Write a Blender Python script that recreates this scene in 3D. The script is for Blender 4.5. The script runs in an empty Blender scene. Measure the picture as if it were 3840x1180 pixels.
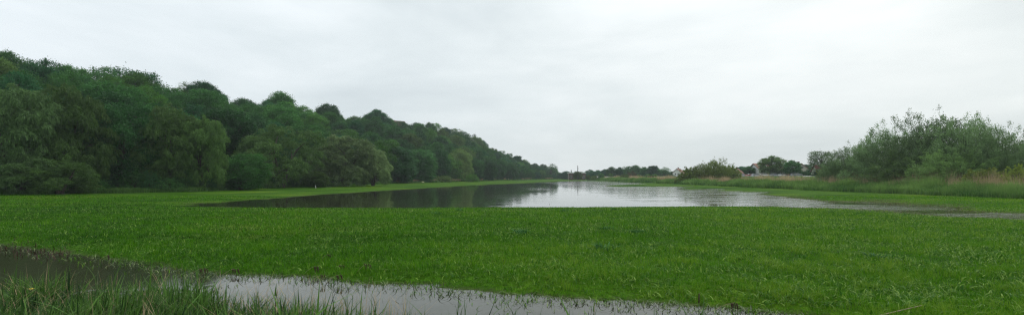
import bpy, math
import numpy as np
from math import radians as R
sc = bpy.context.scene
COL = sc.collection
H, HOR, F, CX = 3.0, 444.0, 1288.0, 1288.0      # eye height, horizon row, focal length and centre of the 2576 px wide photograph

def wx(px, Y): return (px-CX)/F*Y
def wz(py, Y): return H-(py-HOR)/F*Y
def gp(px, py, z=0.0):
    Y = (H-z)*F/(py-HOR)
    return (wx(px, Y), Y)

# ------------------------------------------------------------------ noise
def _hash(i, j, s):
    n = (i*374761393 + j*668265263 + s*1442695041) & 0x7fffffff
    n = ((n ^ (n >> 13))*1274126177) & 0x7fffffff
    return ((n ^ (n >> 16)) & 0xffff)/65535.0
def vnoise(x, y, s=0):
    x = np.asarray(x, float); y = np.asarray(y, float)
    i = np.floor(x).astype(np.int64); j = np.floor(y).astype(np.int64)
    fx = x-i; fy = y-j
    fx = fx*fx*(3-2*fx); fy = fy*fy*(3-2*fy)
    a = _hash(i, j, s); b = _hash(i+1, j, s); c = _hash(i, j+1, s); d = _hash(i+1, j+1, s)
    return (a*(1-fx)+b*fx)*(1-fy)+(c*(1-fx)+d*fx)*fy
def fbm(x, y, s=0, o=4):
    v = 0; a = 0.5; t = 0
    for k in range(o):
        v = v+a*vnoise(x*2**k, y*2**k, s+k*17); t += a; a *= 0.5
    return v/t-0.5
def sstep(x, a, b):
    t = np.clip((x-a)/(b-a), 0, 1); return t*t*(3-2*t)

# ------------------------------------------------------------------ object helpers
def tag(o, label=None, cat=None, group=None, kind=None):
    if label: o['label'] = label
    if cat: o['category'] = cat
    if group: o['group'] = group
    if kind: o['kind'] = kind
    return o
def empty(name, loc, rz=0.0):
    o = bpy.data.objects.new(name, None); COL.objects.link(o)
    o.location = loc; o.rotation_euler = (0, 0, rz); o.empty_display_size = .3
    return o
def mesh_np(name, V, F4=None, F3=None, tint=None, smooth=False):
    V = np.asarray(V, np.float32)
    me = bpy.data.meshes.new(name)
    me.vertices.add(len(V)); me.vertices.foreach_set('co', V.ravel())
    parts = []; starts = []; off = 0
    if F4 is not None and len(F4):
        F4 = np.asarray(F4, np.int32); parts.append(F4.ravel()); starts.append(np.arange(len(F4))*4); off = len(F4)*4
    if F3 is not None and len(F3):
        F3 = np.asarray(F3, np.int32); parts.append(F3.ravel()); starts.append(off+np.arange(len(F3))*3)
    L = np.concatenate(parts); S = np.concatenate(starts).astype(np.int32)
    me.loops.add(len(L)); me.loops.foreach_set('vertex_index', L)
    me.polygons.add(len(S)); me.polygons.foreach_set('loop_start', S)
    if smooth: me.polygons.foreach_set('use_smooth', np.ones(len(S), bool))
    me.update(calc_edges=True)
    if tint is not None:
        a = me.attributes.new('tint', 'FLOAT', 'POINT'); a.data.foreach_set('value', np.asarray(tint, np.float32))
    return me
def link(name, me, mat=None, parent=None, color=None):
    if mat is not None and not me.materials: me.materials.append(mat)
    o = bpy.data.objects.new(name, me); COL.objects.link(o)
    if parent: o.parent = parent
    if color: o.color = (*color, 1)
    return o
class MB:
    "collects shapes for ONE mesh"
    def __init__(s): s.v = []; s.f = []
    def add(s, v, f):
        n = len(s.v); s.v += [tuple(map(float, p)) for p in v]; s.f += [tuple(i+n for i in q) for q in f]; return s
    def box(s, x0, x1, y0, y1, z0, z1):
        return s.add([(x0,y0,z0),(x1,y0,z0),(x1,y1,z0),(x0,y1,z0),(x0,y0,z1),(x1,y0,z1),(x1,y1,z1),(x0,y1,z1)],
                     [(0,3,2,1),(4,5,6,7),(0,1,5,4),(1,2,6,5),(2,3,7,6),(3,0,4,7)])
    def tube(s, pts, rad, n=8, cap=True):
        pts = np.asarray(pts, float); m = len(pts)
        rad = np.broadcast_to(rad, (m,)) if np.ndim(rad) == 0 else np.asarray(rad)
        vs = []
        for k in range(m):
            d = pts[min(k+1, m-1)]-pts[max(k-1, 0)]; d = d/(np.linalg.norm(d)+1e-9)
            a = np.cross(d, (0.31, 0.95, 0.05) if abs(d[2]) > .5 else (0, 0, 1)); a /= np.linalg.norm(a)+1e-9
            b = np.cross(d, a)
            for q in range(n):
                t = 2*math.pi*q/n; vs.append(pts[k]+rad[k]*(a*math.cos(t)+b*math.sin(t)))
        fs = [(k*n+q, k*n+(q+1) % n, (k+1)*n+(q+1) % n, (k+1)*n+q) for k in range(m-1) for q in range(n)]
        if cap: fs += [tuple(range(n)), tuple(range((m-1)*n, m*n))]
        return s.add(vs, fs)
    def prism(s, prof, y0, y1, axis='y'):
        "profile of (x,z) extruded along y"
        n = len(prof)
        v = [(p[0], y0, p[1]) for p in prof]+[(p[0], y1, p[1]) for p in prof]
        if axis == 'x': v = [(b, a, c) for a, b, c in v]
        return s.add(v, [tuple(range(n)), tuple(range(2*n-1, n-1, -1))]+[(i, (i+1) % n, n+(i+1) % n, n+i) for i in range(n)])
    def mesh(s, name, smooth=False):
        me = bpy.data.meshes.new(name); me.from_pydata(s.v, [], s.f); me.update()
        if smooth: me.polygons.foreach_set('use_smooth', [True]*len(me.polygons))
        return me
    def build(s, name, mat, parent=None, smooth=False): return link(name, s.mesh(name, smooth), mat, parent)

# ------------------------------------------------------------------ materials
def nmat(name):
    m = bpy.data.materials.new(name); m.use_nodes = True
    nt = m.node_tree; nt.nodes.clear()
    return m, nt, nt.nodes.new, nt.links.new
def ramp(n, stops):
    cr = n.color_ramp
    while len(cr.elements) < len(stops): cr.elements.new(.5)
    for e, (p, c) in zip(cr.elements, stops): e.position = p; e.color = (*c, 1)
def foliage_mat(name, dark, light, transl=.25, use_obj=True, rough=.55, vary=.30, spec=.3, mid=None):
    m, nt, N, L = nmat(name)
    at = N('ShaderNodeAttribute'); at.attribute_name = 'tint'
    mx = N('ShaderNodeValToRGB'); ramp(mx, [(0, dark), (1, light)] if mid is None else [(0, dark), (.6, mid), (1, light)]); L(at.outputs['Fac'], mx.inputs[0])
    col = mx.outputs[0]
    if use_obj:
        oi = N('ShaderNodeObjectInfo')
        mu = N('ShaderNodeMix'); mu.data_type = 'RGBA'; mu.blend_type = 'MULTIPLY'; mu.inputs[0].default_value = 1
        L(col, mu.inputs[6]); L(oi.outputs['Color'], mu.inputs[7])
        hs = N('ShaderNodeHueSaturation')
        mr = N('ShaderNodeMapRange'); mr.inputs[3].default_value = 1-vary; mr.inputs[4].default_value = 1+vary
        L(oi.outputs['Random'], mr.inputs[0]); L(mr.outputs[0], hs.inputs['Value'])
        L(mu.outputs[2], hs.inputs['Color']); col = hs.outputs[0]
    bs = N('ShaderNodeBsdfPrincipled'); bs.inputs['Roughness'].default_value = rough
    bs.inputs['Specular IOR Level'].default_value = spec
    L(col, bs.inputs['Base Color'])
    tr = N('ShaderNodeBsdfTranslucent'); L(col, tr.inputs['Color'])
    ms = N('ShaderNodeMixShader'); ms.inputs[0].default_value = transl
    L(bs.outputs[0], ms.inputs[1]); L(tr.outputs[0], ms.inputs[2])
    out = N('ShaderNodeOutputMaterial'); L(ms.outputs[0], out.inputs[0])
    return m
def plain(name, c, rough=.7, metal=0, scale=6, amt=.25, spec=.4):
    m, nt, N, L = nmat(name)
    tc = N('ShaderNodeTexCoord'); no = N('ShaderNodeTexNoise'); no.inputs['Scale'].default_value = scale; no.inputs['Detail'].default_value = 6
    L(tc.outputs['Object'], no.inputs['Vector'])
    cr = N('ShaderNodeValToRGB'); ramp(cr, [(.3, tuple(k*(1-amt) for k in c)), (.7, tuple(min(1, k*(1+amt)) for k in c))])
    L(no.outputs[0], cr.inputs[0])
    bs = N('ShaderNodeBsdfPrincipled'); bs.inputs['Roughness'].default_value = rough; bs.inputs['Metallic'].default_value = metal
    bs.inputs['Specular IOR Level'].default_value = spec
    L(cr.outputs[0], bs.inputs['Base Color'])
    bp = N('ShaderNodeBump'); bp.inputs['Strength'].default_value = .15; L(no.outputs[0], bp.inputs['Height']); L(bp.outputs[0], bs.inputs['Normal'])
    out = N('ShaderNodeOutputMaterial'); L(bs.outputs[0], out.inputs[0])
    return m
M = dict(
    leaf=foliage_mat('leaf', (.55, .58, .5), (1.5, 1.48, 1.25), .30, spec=.10),
    grass=foliage_mat('grass_blade', (.005, .036, .002), (.19, .32, .028), .35, False, .6, spec=.06, mid=(.070, .225, .004)),
    reed=foliage_mat('reed_blade', (.006, .034, .003), (.10, .22, .032), .3, False, .5, spec=.2),
    tallgrass=foliage_mat('tall_grass', (.040, .130, .022), (.22, .36, .09), .4, False, spec=.1),
    darkgrass=foliage_mat('edge_grass', (.025, .080, .014), (.10, .20, .04), .3, False, spec=.1),
    dryreed=foliage_mat('dry_reed', (.22, .18, .085), (.55, .42, .25), .25, False, .7),
    wetgrass=foliage_mat('wet_grass', (.07, .085, .022), (.16, .20, .05), .25, False),
    bark=plain('bark', (.045, .036, .026), .85, scale=3, amt=.4),
    brown=plain('brown_seed', (.045, .022, .014), .8, amt=.4, scale=20),
    straw=plain('straw', (.30, .24, .14), .7),
    white=plain('white_render', (.72, .71, .68), .8, amt=.06),
    cream=plain('cream_render', (.62, .58, .48), .8, amt=.08),
    redtile=plain('red_tile', (.22, .10, .075), .8, amt=.3, scale=3),
    browntile=plain('brown_tile', (.17, .075, .055), .8, amt=.3, scale=3),
    brick=plain('brown_brick', (.10, .055, .045), .85, amt=.3, scale=3),
    dark=plain('dark_timber', (.045, .03, .025), .7),
    glass=plain('window_glass', (.03, .035, .04), .12, spec=.8, amt=.1),
    rubber=plain('rubber', (.02, .02, .02), .8),
    steel=plain('steel', (.35, .36, .37), .45, .6),
    paintwhite=plain('white_paint', (.78, .78, .76), .4, amt=.05),
    carwhite=plain('car_white', (.72, .73, .74), .3, amt=.03, spec=.7),
    carsilver=plain('car_silver', (.42, .45, .47), .3, .3, amt=.03, spec=.7),
    carred=plain('car_red', (.35, .10, .08), .3, amt=.03, spec=.7),
    cardark=plain('car_dark', (.05, .06, .07), .3, amt=.03, spec=.7),
    tarp=plain('pale_sheet', (.50, .52, .52), .5, amt=.1),
    rust=plain('rust_brown', (.14, .065, .045), .9, amt=.4),
    yellow=plain('yellow_petal', (.75, .58, .05), .6),
    concrete=plain('concrete', (.42, .41, .38), .8, amt=.12),
)
def ground_mat():
    m, nt, N, L = nmat('meadow_ground')
    tc = N('ShaderNodeTexCoord'); ge = N('ShaderNodeNewGeometry')
    def noise(scale, detail=5, vec=None):
        n = N('ShaderNodeTexNoise'); n.inputs['Scale'].default_value = scale; n.inputs['Detail'].default_value = detail
        L(vec or tc.outputs['Object'], n.inputs['Vector']); return n.outputs[0]
    r1 = N('ShaderNodeValToRGB'); ramp(r1, [(.30, (.018, .068, .002)), (.5, (.046, .120, .005)), (.72, (.105, .172, .012))]); L(noise(.09), r1.inputs[0])
    r2 = N('ShaderNodeValToRGB'); ramp(r2, [(.33, (.55, .55, .55)), (.68, (1.3, 1.3, 1.3))]); L(noise(5.0, 8), r2.inputs[0])
    mu = N('ShaderNodeMix'); mu.data_type = 'RGBA'; mu.blend_type = 'MULTIPLY'; mu.inputs[0].default_value = 1
    L(r1.outputs[0], mu.inputs[6]); L(r2.outputs[0], mu.inputs[7])
    # mud where the ground lies under or just above the flood water
    sx = N('ShaderNodeSeparateXYZ'); L(ge.outputs['Position'], sx.inputs[0])
    ad = N('ShaderNodeMath'); ad.operation = 'MULTIPLY_ADD'; L(noise(1.3), ad.inputs[0]); ad.inputs[1].default_value = .06; L(sx.outputs[2], ad.inputs[2])
    mr = N('ShaderNodeMapRange'); mr.inputs[1].default_value = .01; mr.inputs[2].default_value = .07; L(ad.outputs[0], mr.inputs[0])
    mx = N('ShaderNodeMix'); mx.data_type = 'RGBA'; L(mr.outputs[0], mx.inputs[0]); mx.inputs[6].default_value = (.045, .042, .022, 1); L(mu.outputs[2], mx.inputs[7])
    bs = N('ShaderNodeBsdfPrincipled'); bs.inputs['Roughness'].default_value = .8; bs.inputs['Specular IOR Level'].default_value = .03
    L(mx.outputs[2], bs.inputs['Base Color'])
    bp = N('ShaderNodeBump'); bp.inputs['Strength'].default_value = .8; bp.inputs['Distance'].default_value = .12
    L(noise(9.0, 8), bp.inputs['Height']); L(bp.outputs[0], bs.inputs['Normal'])
    out = N('ShaderNodeOutputMaterial'); L(bs.outputs[0], out.inputs[0]); return m
def water_mat():
    m, nt, N, L = nmat('flood_water')
    tc = N('ShaderNodeTexCoord')
    mp = N('ShaderNodeMapping'); mp.inputs['Scale'].default_value = (1, .45, 1); L(tc.outputs['Object'], mp.inputs[0])
    n1 = N('ShaderNodeTexNoise'); n1.inputs['Scale'].default_value = 1.6; n1.inputs['Detail'].default_value = 4; L(mp.outputs[0], n1.inputs['Vector'])
    n2 = N('ShaderNodeTexNoise'); n2.inputs['Scale'].default_value = .05; n2.inputs['Detail'].default_value = 3; L(mp.outputs[0], n2.inputs['Vector'])
    mr = N('ShaderNodeMapRange'); mr.inputs[1].default_value = .45; mr.inputs[2].default_value = .7; mr.inputs[3].default_value = .02; mr.inputs[4].default_value = .10
    L(n2.outputs[0], mr.inputs[0])
    bp = N('ShaderNodeBump'); bp.inputs['Distance'].default_value = .012; bp.inputs['Strength'].default_value = .35; L(n1.outputs[0], bp.inputs['Height'])
    sx = N('ShaderNodeSeparateXYZ'); L(tc.outputs['Object'], sx.inputs[0])
    wr = N('ShaderNodeMapRange'); wr.inputs[1].default_value = 14; wr.inputs[2].default_value = 36; wr.inputs[3].default_value = .014; wr.inputs[4].default_value = .22; L(sx.outputs[0], wr.inputs[0]); 
    mp3 = N('ShaderNodeMapping'); mp3.inputs['Scale'].default_value = (.07, .30, 1); L(tc.outputs['Object'], mp3.inputs[0])
    n3 = N('ShaderNodeTexNoise'); n3.inputs['Scale'].default_value = 1; n3.inputs['Detail'].default_value = 3; L(mp3.outputs[0], n3.inputs['Vector'])
    m3 = N('ShaderNodeMapRange'); m3.inputs[1].default_value = .42; m3.inputs[2].default_value = .60; m3.inputs[3].default_value = .25; m3.inputs[4].default_value = 3.0; L(n3.outputs[0], m3.inputs[0])
    mm = N('ShaderNodeMath'); mm.operation = 'MULTIPLY'; L(wr.outputs[0], mm.inputs[0]); L(m3.outputs[0], mm.inputs[1]); L(mm.outputs[0], bp.inputs['Distance'])
    bs = N('ShaderNodeBsdfPrincipled'); bs.inputs['Base Color'].default_value = (.028, .030, .014, 1)
    bs.inputs['IOR'].default_value = 1.33; L(mr.outputs[0], bs.inputs['Roughness']); L(bp.outputs[0], bs.inputs['Normal'])
    out = N('ShaderNodeOutputMaterial'); L(bs.outputs[0], out.inputs[0]); return m
M['ground'] = ground_mat(); M['water'] = water_mat()
M['slope'] = plain('forest_floor', (.022, .028, .012), .95, scale=.5, amt=.4, spec=.1)
M['asphalt'] = plain('wet_asphalt', (.20, .20, .20), .12, scale=1.5, amt=.2, spec=.6)

# ------------------------------------------------------------------ ground height
LAKE = [(430,519),(480,514),(600,505),(700,497.5),(800,490),(900,484),(1000,478),(1100,471.5),(1200,466),(1300,461.5),(1400,457),(1450,455),(1500,455),(1540,456.5),(1600,460),(1625,462),
        (1590,464),(1540,466),(1515,468),(1560,469.5),(1650,469),(1747,469.5),(1700,474),(1740,476.5),(1790,474.5),(1836,475.5),(1800,480),(1864,480.5),(1840,483.5),(1932,482.5),(1905,488),
        (1960,493),(2018,500),(2113,506.5),(2195,503),(2262,504),(2250,509),(2330,514),(2405,514),(2455,516),(2470,522),(2530,531),(2600,535),(2700,540),(2760,560),(2620,556),(2500,549),(2400,547),(2300,539),(2200,530),(2100,524.5),
        (1900,519.5),(1700,519),(1500,521),(1320,521),(1000,522),(700,522.5),(560,522)]
DITCH = [(-700,560),(-300,590),(0,616),(60,623),(130,633),(240,641),(330,656),(420,673),(500,683),(600,690),(700,689),(800,699),(900,707),(1000,711),(1150,729),(1300,741),(1500,755),(1700,763),(1850,774),(1950,786),
         (2060,805),(2100,900),(1500,900),(1150,880),(900,860),(600,800),(300,760),(0,745),(-300,735),(-700,700)]
def poly_sd(x, y, P):
    "signed distance to a polygon, negative inside"
    d = np.full(x.shape, 1e9); ins = np.zeros(x.shape, bool); n = len(P)
    for i in range(n):
        ax, ay = P[i]; bx, by = P[(i+1) % n]
        ex, ey = bx-ax, by-ay
        t = np.clip(((x-ax)*ex+(y-ay)*ey)/(ex*ex+ey*ey), 0, 1)
        d = np.minimum(d, (x-ax-t*ex)**2+(y-ay-t*ey)**2)
        c = ((ay > y) != (by > y)) & (x < ex*(y-ay)/(ey if abs(ey) > 1e-9 else 1e-9)+ax)
        ins ^= c
    d = np.sqrt(d); return np.where(ins, -d, d)
LAKE_W = [gp(*p) for p in LAKE]; DITCH_W = [gp(*p) for p in DITCH]
def ground_z(x, y):
    x = np.asarray(x, float); y = np.asarray(y, float)
    sl = poly_sd(x, y, LAKE_W); sd = poly_sd(x, y, DITCH_W)
    zl = np.clip(sl*.03, -.45, .15); zd = np.clip(sd*.10, -.5, .15)
    z = np.minimum(zl, zd)
    far = sstep(y, 25, 120)
    z = z+fbm(x/2.2, y/2.8, 3)*.05+fbm(x/9, y/16, 9)*(.05+.05*far)
    near = 1-sstep(y, 22, 30); z = z+fbm(x/.55, y/.55, 41)*.07*near+fbm(x/1.6, y/1.1, 43)*.07*near
    tip = (1-sstep(x, -24, -14))*sstep(y, 44, 50)*(1-sstep(y, 60, 80)); z = z+fbm(x/4, y/1.6, 47)*.22*tip
    # half drowned sheet of meadow towards the right edge
    wet = sstep(x, 28, 44)*(1-sstep(x, 60, 70))*sstep(y, 34, 42)*(1-sstep(y, 62, 72))
    z = z+wet*(.06+fbm(x/4, y/1.6, 31)*.16)
    z = z+(1-sstep(y, 1, 8.6))*1.35                                      # the dyke the camera stands on
    z = z+2.75*sstep(x, 74, 102)+np.clip(x-111, 0, 90)*.014+np.clip(x-200, 0, 4000)*.002
    z = z+.25*sstep(-x, 48, 75)
    return z
def gz(x, y): return float(ground_z(np.array([x]), np.array([y]))[0])

rows = np.concatenate([np.linspace(-30, 4, 24), 4.3*np.exp(np.linspace(0, math.log(5000/4.3), 560))])
us = np.linspace(-1, 1, 820); us = np.sign(us)*(np.abs(us)*.62+np.abs(us)**3*1.9)
Yg, Ug = np.meshgrid(rows, us, indexing='ij')
Xg = Ug*(np.maximum(Yg, 0)+14)
Zg = ground_z(Xg, Yg)
nr, nc = Yg.shape
idx = np.arange(nr*nc).reshape(nr, nc)
quads = np.stack([idx[:-1, :-1], idx[:-1, 1:], idx[1:, 1:], idx[1:, :-1]], -1).reshape(-1, 4)
g = link('ground', mesh_np('ground', np.stack([Xg, Yg, Zg], -1).reshape(-1, 3), quads, smooth=True), M['ground'])
tag(g, kind='structure')
w = MB().add([(-900, -40, 0), (74, -40, 0), (74, 1500, 0), (-900, 1500, 0)], [(0, 1, 2, 3)]).build('water', M['water'])
tag(w, kind='structure')

# ------------------------------------------------------------------ wooded hillside terrain
px_e = [-500, -300, 0, 480, 700, 940, 1140, 1280, 1400, 1470]
Y_e = [60, 64, 76, 96, 130, 192, 285, 400, 560, 640]
px_r = [-500, -300, 0, 300, 700, 1060, 1200, 1300, 1400, 1470]
Y_r = [125, 130, 140, 165, 240, 400, 480, 540, 620, 700]
SKY = [(-500, 90), (-200, 115), (0, 140), (60, 155), (110, 163), (200, 176), (300, 188), (350, 184), (420, 228), (470, 214), (510, 214), (560, 243), (610, 254), (650, 258), (700, 243), (740, 258), (770, 273), (820, 270),
       (870, 290), (900, 294), (940, 282), (975, 300), (1000, 308), (1060, 304), (1110, 314), (1150, 328), (1190, 344), (1210, 355), (1260, 378), (1300, 394), (1350, 408), (1400, 424), (1470, 441)]
sky_x = [a for a, b in SKY]; sky_y = [b for a, b in SKY]
def skyrow(px): return np.interp(px, sky_x, sky_y)
def hill_pt(px, t):
    "position and ground height on the slope: t=0 the foot of the wood, 1 the ridge"
    ye = np.interp(px, px_e, Y_e)*.985; yr = np.interp(px, px_r, Y_r)
    Y = ye+(yr-ye)*t
    zr = np.maximum(wz(skyrow(px), yr)-14, .3)
    return (px-CX)/F*Y, Y, .25+(zr-.25)*np.clip(t, 0, 1)**1.15
pxs = np.linspace(-500, 1470, 130); ts = np.concatenate([np.linspace(-.02, 1, 22), [1.12, 1.4, 2.0, 3.2]])
PX, TT = np.meshgrid(pxs, ts)
hx, hy, hz = hill_pt(PX, TT)
hz = hz+fbm(hx/14, hy/14, 5)*1.6*np.clip(TT*4, 0, 1)
hz = np.where(TT > 1.05, hz-(TT-1)*6, hz); hz = np.where(TT < .001, -.6, hz)
idx = np.arange(hx.size).reshape(hx.shape)
quads = np.stack([idx[:-1, :-1], idx[:-1, 1:], idx[1:, 1:], idx[1:, :-1]], -1).reshape(-1, 4)
tag(link('hill', mesh_np('hill', np.stack([hx, hy, hz], -1).reshape(-1, 3), quads, smooth=True), M['slope']), kind='structure')

# ------------------------------------------------------------------ foliage generators
def unit(v): return v/(np.linalg.norm(v, axis=-1, keepdims=True)+1e-9)
def leaf_mesh(name, C, AX, Ln, Wd, tint, rng, up=.6):
    n = len(C)
    nrm = unit(rng.normal(size=(n, 3))+np.array([0, 0, up*2]))
    sd = unit(np.cross(AX, nrm))
    Ln = np.broadcast_to(Ln, (n,))[:, None]; Wd = np.broadcast_to(Wd, (n,))[:, None]
    V = np.stack([C-AX*Ln/2, C+sd*Wd/2, C+AX*Ln/2, C-sd*Wd/2], 1).reshape(-1, 3)
    Fc = np.arange(4*n).reshape(n, 4)
    return mesh_np(name, V, Fc, tint=np.repeat(tint, 4))
def blades(name, B, h, w, az, lean, tint, rng, segs=2):
    "curved grass blades rooted at B"
    n = len(B); d = np.stack([np.cos(az), np.sin(az), 0*az], -1)
    fa = az+math.pi/2+rng.uniform(-.7, .7, n); sdv = np.stack([np.cos(fa), np.sin(fa), 0*fa], -1)
    V = []
    for k in range(segs+1):
        t = k/segs
        p = B+d*(lean*h*t**2)[:, None]; p[:, 2] += h*t*(1-.45*np.minimum(lean, 1.6)*t*.8)
        ww = w*(1-t)**.8*.5+.0008
        V += [p-sdv*ww[:, None], p+sdv*ww[:, None]]
    V = np.stack(V, 1); m = 2*(segs+1)
    base = np.arange(n)[:, None]*m
    Fc = np.concatenate([base+np.array([[2*k, 2*k+1, 2*k+3, 2*k+2]]) for k in range(segs)])
    return mesh_np(name, V.reshape(-1, 3), Fc, tint=np.repeat(tint, m))
def bezier(p0, p1, p2, n=6):
    t = np.linspace(0, 1, n)[:, None]; return (1-t)**2*np.array(p0)+2*t*(1-t)*np.array(p1)+t*t*np.array(p2)

class Proto: pass
def finish(name, tr, crown, seed):
    p = Proto(); p.trunk = tr.mesh('trunk', True); p.trunk.materials.append(M['bark'])
    p.crown = crown; crown.materials.append(M['leaf'])
    co = np.empty(len(crown.vertices)*3, np.float32); crown.vertices.foreach_get('co', co); co = co.reshape(-1, 3)
    p.h = float(np.percentile(co[:, 2], 99.6)); p.w = float(np.percentile(co[:, 0], 99.3)-np.percentile(co[:, 0], .7))
    return p
def broadleaf(seed, nl=20, nc=30, per=50, leaf=.31, rx=5.6, hb=-.04, ht=15.0, gap=0.0, flat=1.0, droop=0.0):
    rng = np.random.default_rng(seed); tr = MB()
    lean = rng.normal(0, .5, 2)
    tr.tube([(0, 0, -.6), (lean[0]*.3, lean[1]*.3, ht*.2), (lean[0], lean[1], ht*.42), (lean[0]*1.2, lean[1]*1.1, ht*.72)], [.50, .36, .26, .07], 8)
    lobes = []
    for i in range(nl):
        u = (i+.5)/nl; ph = i*2.399+rng.uniform(-.3, .3)
        zz = hb+.14+(.84-hb-.14)*u; env = math.sqrt(max(.05, 1-((zz-(.46+.5*max(hb, 0)))/.50)**2))**1.7
        rr = rx*env*rng.uniform(.48, .72) if i < nl-1 else 0.3
        rad = ht*rng.uniform(.085, .165)*(1-.15*u)
        lobes.append((np.array([rr*math.cos(ph), rr*math.sin(ph), zz*ht+rng.uniform(-.4, .4)]), rad))
    C = []; T = []; A = []
    for c, rad in lobes:
        z0 = max(min(ht*.15, c[2]*.7), c[2]-ht*.28)
        tr.tube(bezier((lean[0]*.6, lean[1]*.6, z0), (c[0]*.35, c[1]*.35, (z0+c[2])/2+.3), c, 6), np.linspace(.16, .05, 6), 6)
        lt = rng.uniform(-.16, .16)
        for k in range(nc):
            d = unit(rng.normal(size=3)+np.array([0, 0, .45])+.5*unit(c-np.array([0, 0, ht*.5])))
            ex = rng.random() < .13
            cc = c+d*rad*(rng.uniform(1.12, 1.38) if ex else rng.uniform(.72, 1.08))*np.array([1, 1, flat])
            if rng.random() < gap: continue
            m = int(per*rng.uniform(.6, 1.3)); cr = rng.uniform(.45, .95)*(.55 if ex else 1); m = int(m*(.5 if ex else 1))
            q = rng.normal(size=(m, 3))*np.array([cr, cr, cr*.85])*.60
            q[:, 2] -= droop*np.abs(rng.normal(size=m))*cr
            if k % 6 == 0: tr.tube([c, cc+q[0]*.3], [.045, .012], 4, False)
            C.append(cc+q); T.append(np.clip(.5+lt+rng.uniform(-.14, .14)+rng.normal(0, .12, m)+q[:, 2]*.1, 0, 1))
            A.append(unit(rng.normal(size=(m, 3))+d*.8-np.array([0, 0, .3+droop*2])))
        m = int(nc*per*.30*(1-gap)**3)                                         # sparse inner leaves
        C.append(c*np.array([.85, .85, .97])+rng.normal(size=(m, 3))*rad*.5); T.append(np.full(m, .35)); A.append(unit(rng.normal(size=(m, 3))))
    C = np.concatenate(C); T = np.concatenate(T); A = np.concatenate(A)
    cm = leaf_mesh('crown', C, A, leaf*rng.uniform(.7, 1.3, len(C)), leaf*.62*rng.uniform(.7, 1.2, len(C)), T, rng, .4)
    return finish('tree', tr, cm, seed)
def willow(seed, nl=18, nc=34, per=70, ht=15.0, rx=6.4, ln=.52, wd=.10, fine=1.0, low=.04, dome=False):
    rng = np.random.default_rng(seed); tr = MB()
    ns = 3 if not dome else 6; stems = []
    for s in range(ns):
        a = s*2.1+rng.uniform(-.4, .4); r = rx*.35
        bz = bezier((.25*math.cos(a), .25*math.sin(a), -.5), (r*.4*math.cos(a), r*.4*math.sin(a), ht*.3), (r*math.cos(a), r*math.sin(a), ht*.62), 12); stems.append(bz[1:])
        tr.tube(bz, np.linspace(.38, .08, 12), 7)
    C = []; T = []; A = []
    for i in range(nl):
        u = (i+.5)/nl; ph = i*2.399+rng.uniform(-.4, .4)
        zz = low+.10+(.84-low-.10)*u; env = math.sqrt(max(.04, 1-((zz-.42)/.56)**2))
        rr = rx*env*rng.uniform(.50, .74) if i < nl-1 else .4
        c = np.array([rr*math.cos(ph), rr*math.sin(ph), zz*ht]); rad = ht*rng.uniform(.13, .19)
        sp = np.concatenate(stems); st_ = sp[np.argmin(np.linalg.norm((sp-c)*[1, 1, .8]+[0, 0, 2.0], axis=1))]
        tr.tube(bezier(st_, (st_*.5+c*.5)+[0, 0, .5], c, 6), np.linspace(.14, .04, 6), 6)
        lt = rng.uniform(-.15, .15)
        for k in range(nc):
            d = unit(rng.normal(size=3)+np.array([0, 0, .4])+.6*unit(c-np.array([0, 0, ht*.4])))
            cc = c+d*rad*rng.uniform(.7, 1.1)
            m = int(per*rng.uniform(.6, 1.3)); cr = rng.uniform(.5, .9)
            ang = rng.uniform(0, 6.283, m); rr2 = cr*np.sqrt(rng.random(m)); drop = rng.random(m)**.8
            o = np.stack([np.cos(ang)*rr2*(.35+.75*drop), np.sin(ang)*rr2*(.35+.75*drop), .5*cr-drop*(1.05 if not dome else .9)*(.5+rr2)], -1)
            out = np.stack([np.cos(ang)*(1-drop), np.sin(ang)*(1-drop), -.25-drop*1.3+(.35 if dome else 0)], -1)
            C.append(cc+o); A.append(unit(out+rng.normal(size=(m, 3))*.22+d*(.5 if dome else .1)))
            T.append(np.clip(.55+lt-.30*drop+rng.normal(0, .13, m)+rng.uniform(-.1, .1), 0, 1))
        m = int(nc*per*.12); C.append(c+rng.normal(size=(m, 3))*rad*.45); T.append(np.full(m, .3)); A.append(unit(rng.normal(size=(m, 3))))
    C = np.concatenate(C); T = np.concatenate(T); A = np.concatenate(A)
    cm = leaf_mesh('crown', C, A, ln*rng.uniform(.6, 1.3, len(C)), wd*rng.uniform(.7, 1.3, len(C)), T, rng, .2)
    return finish('tree', tr, cm, seed)
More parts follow.
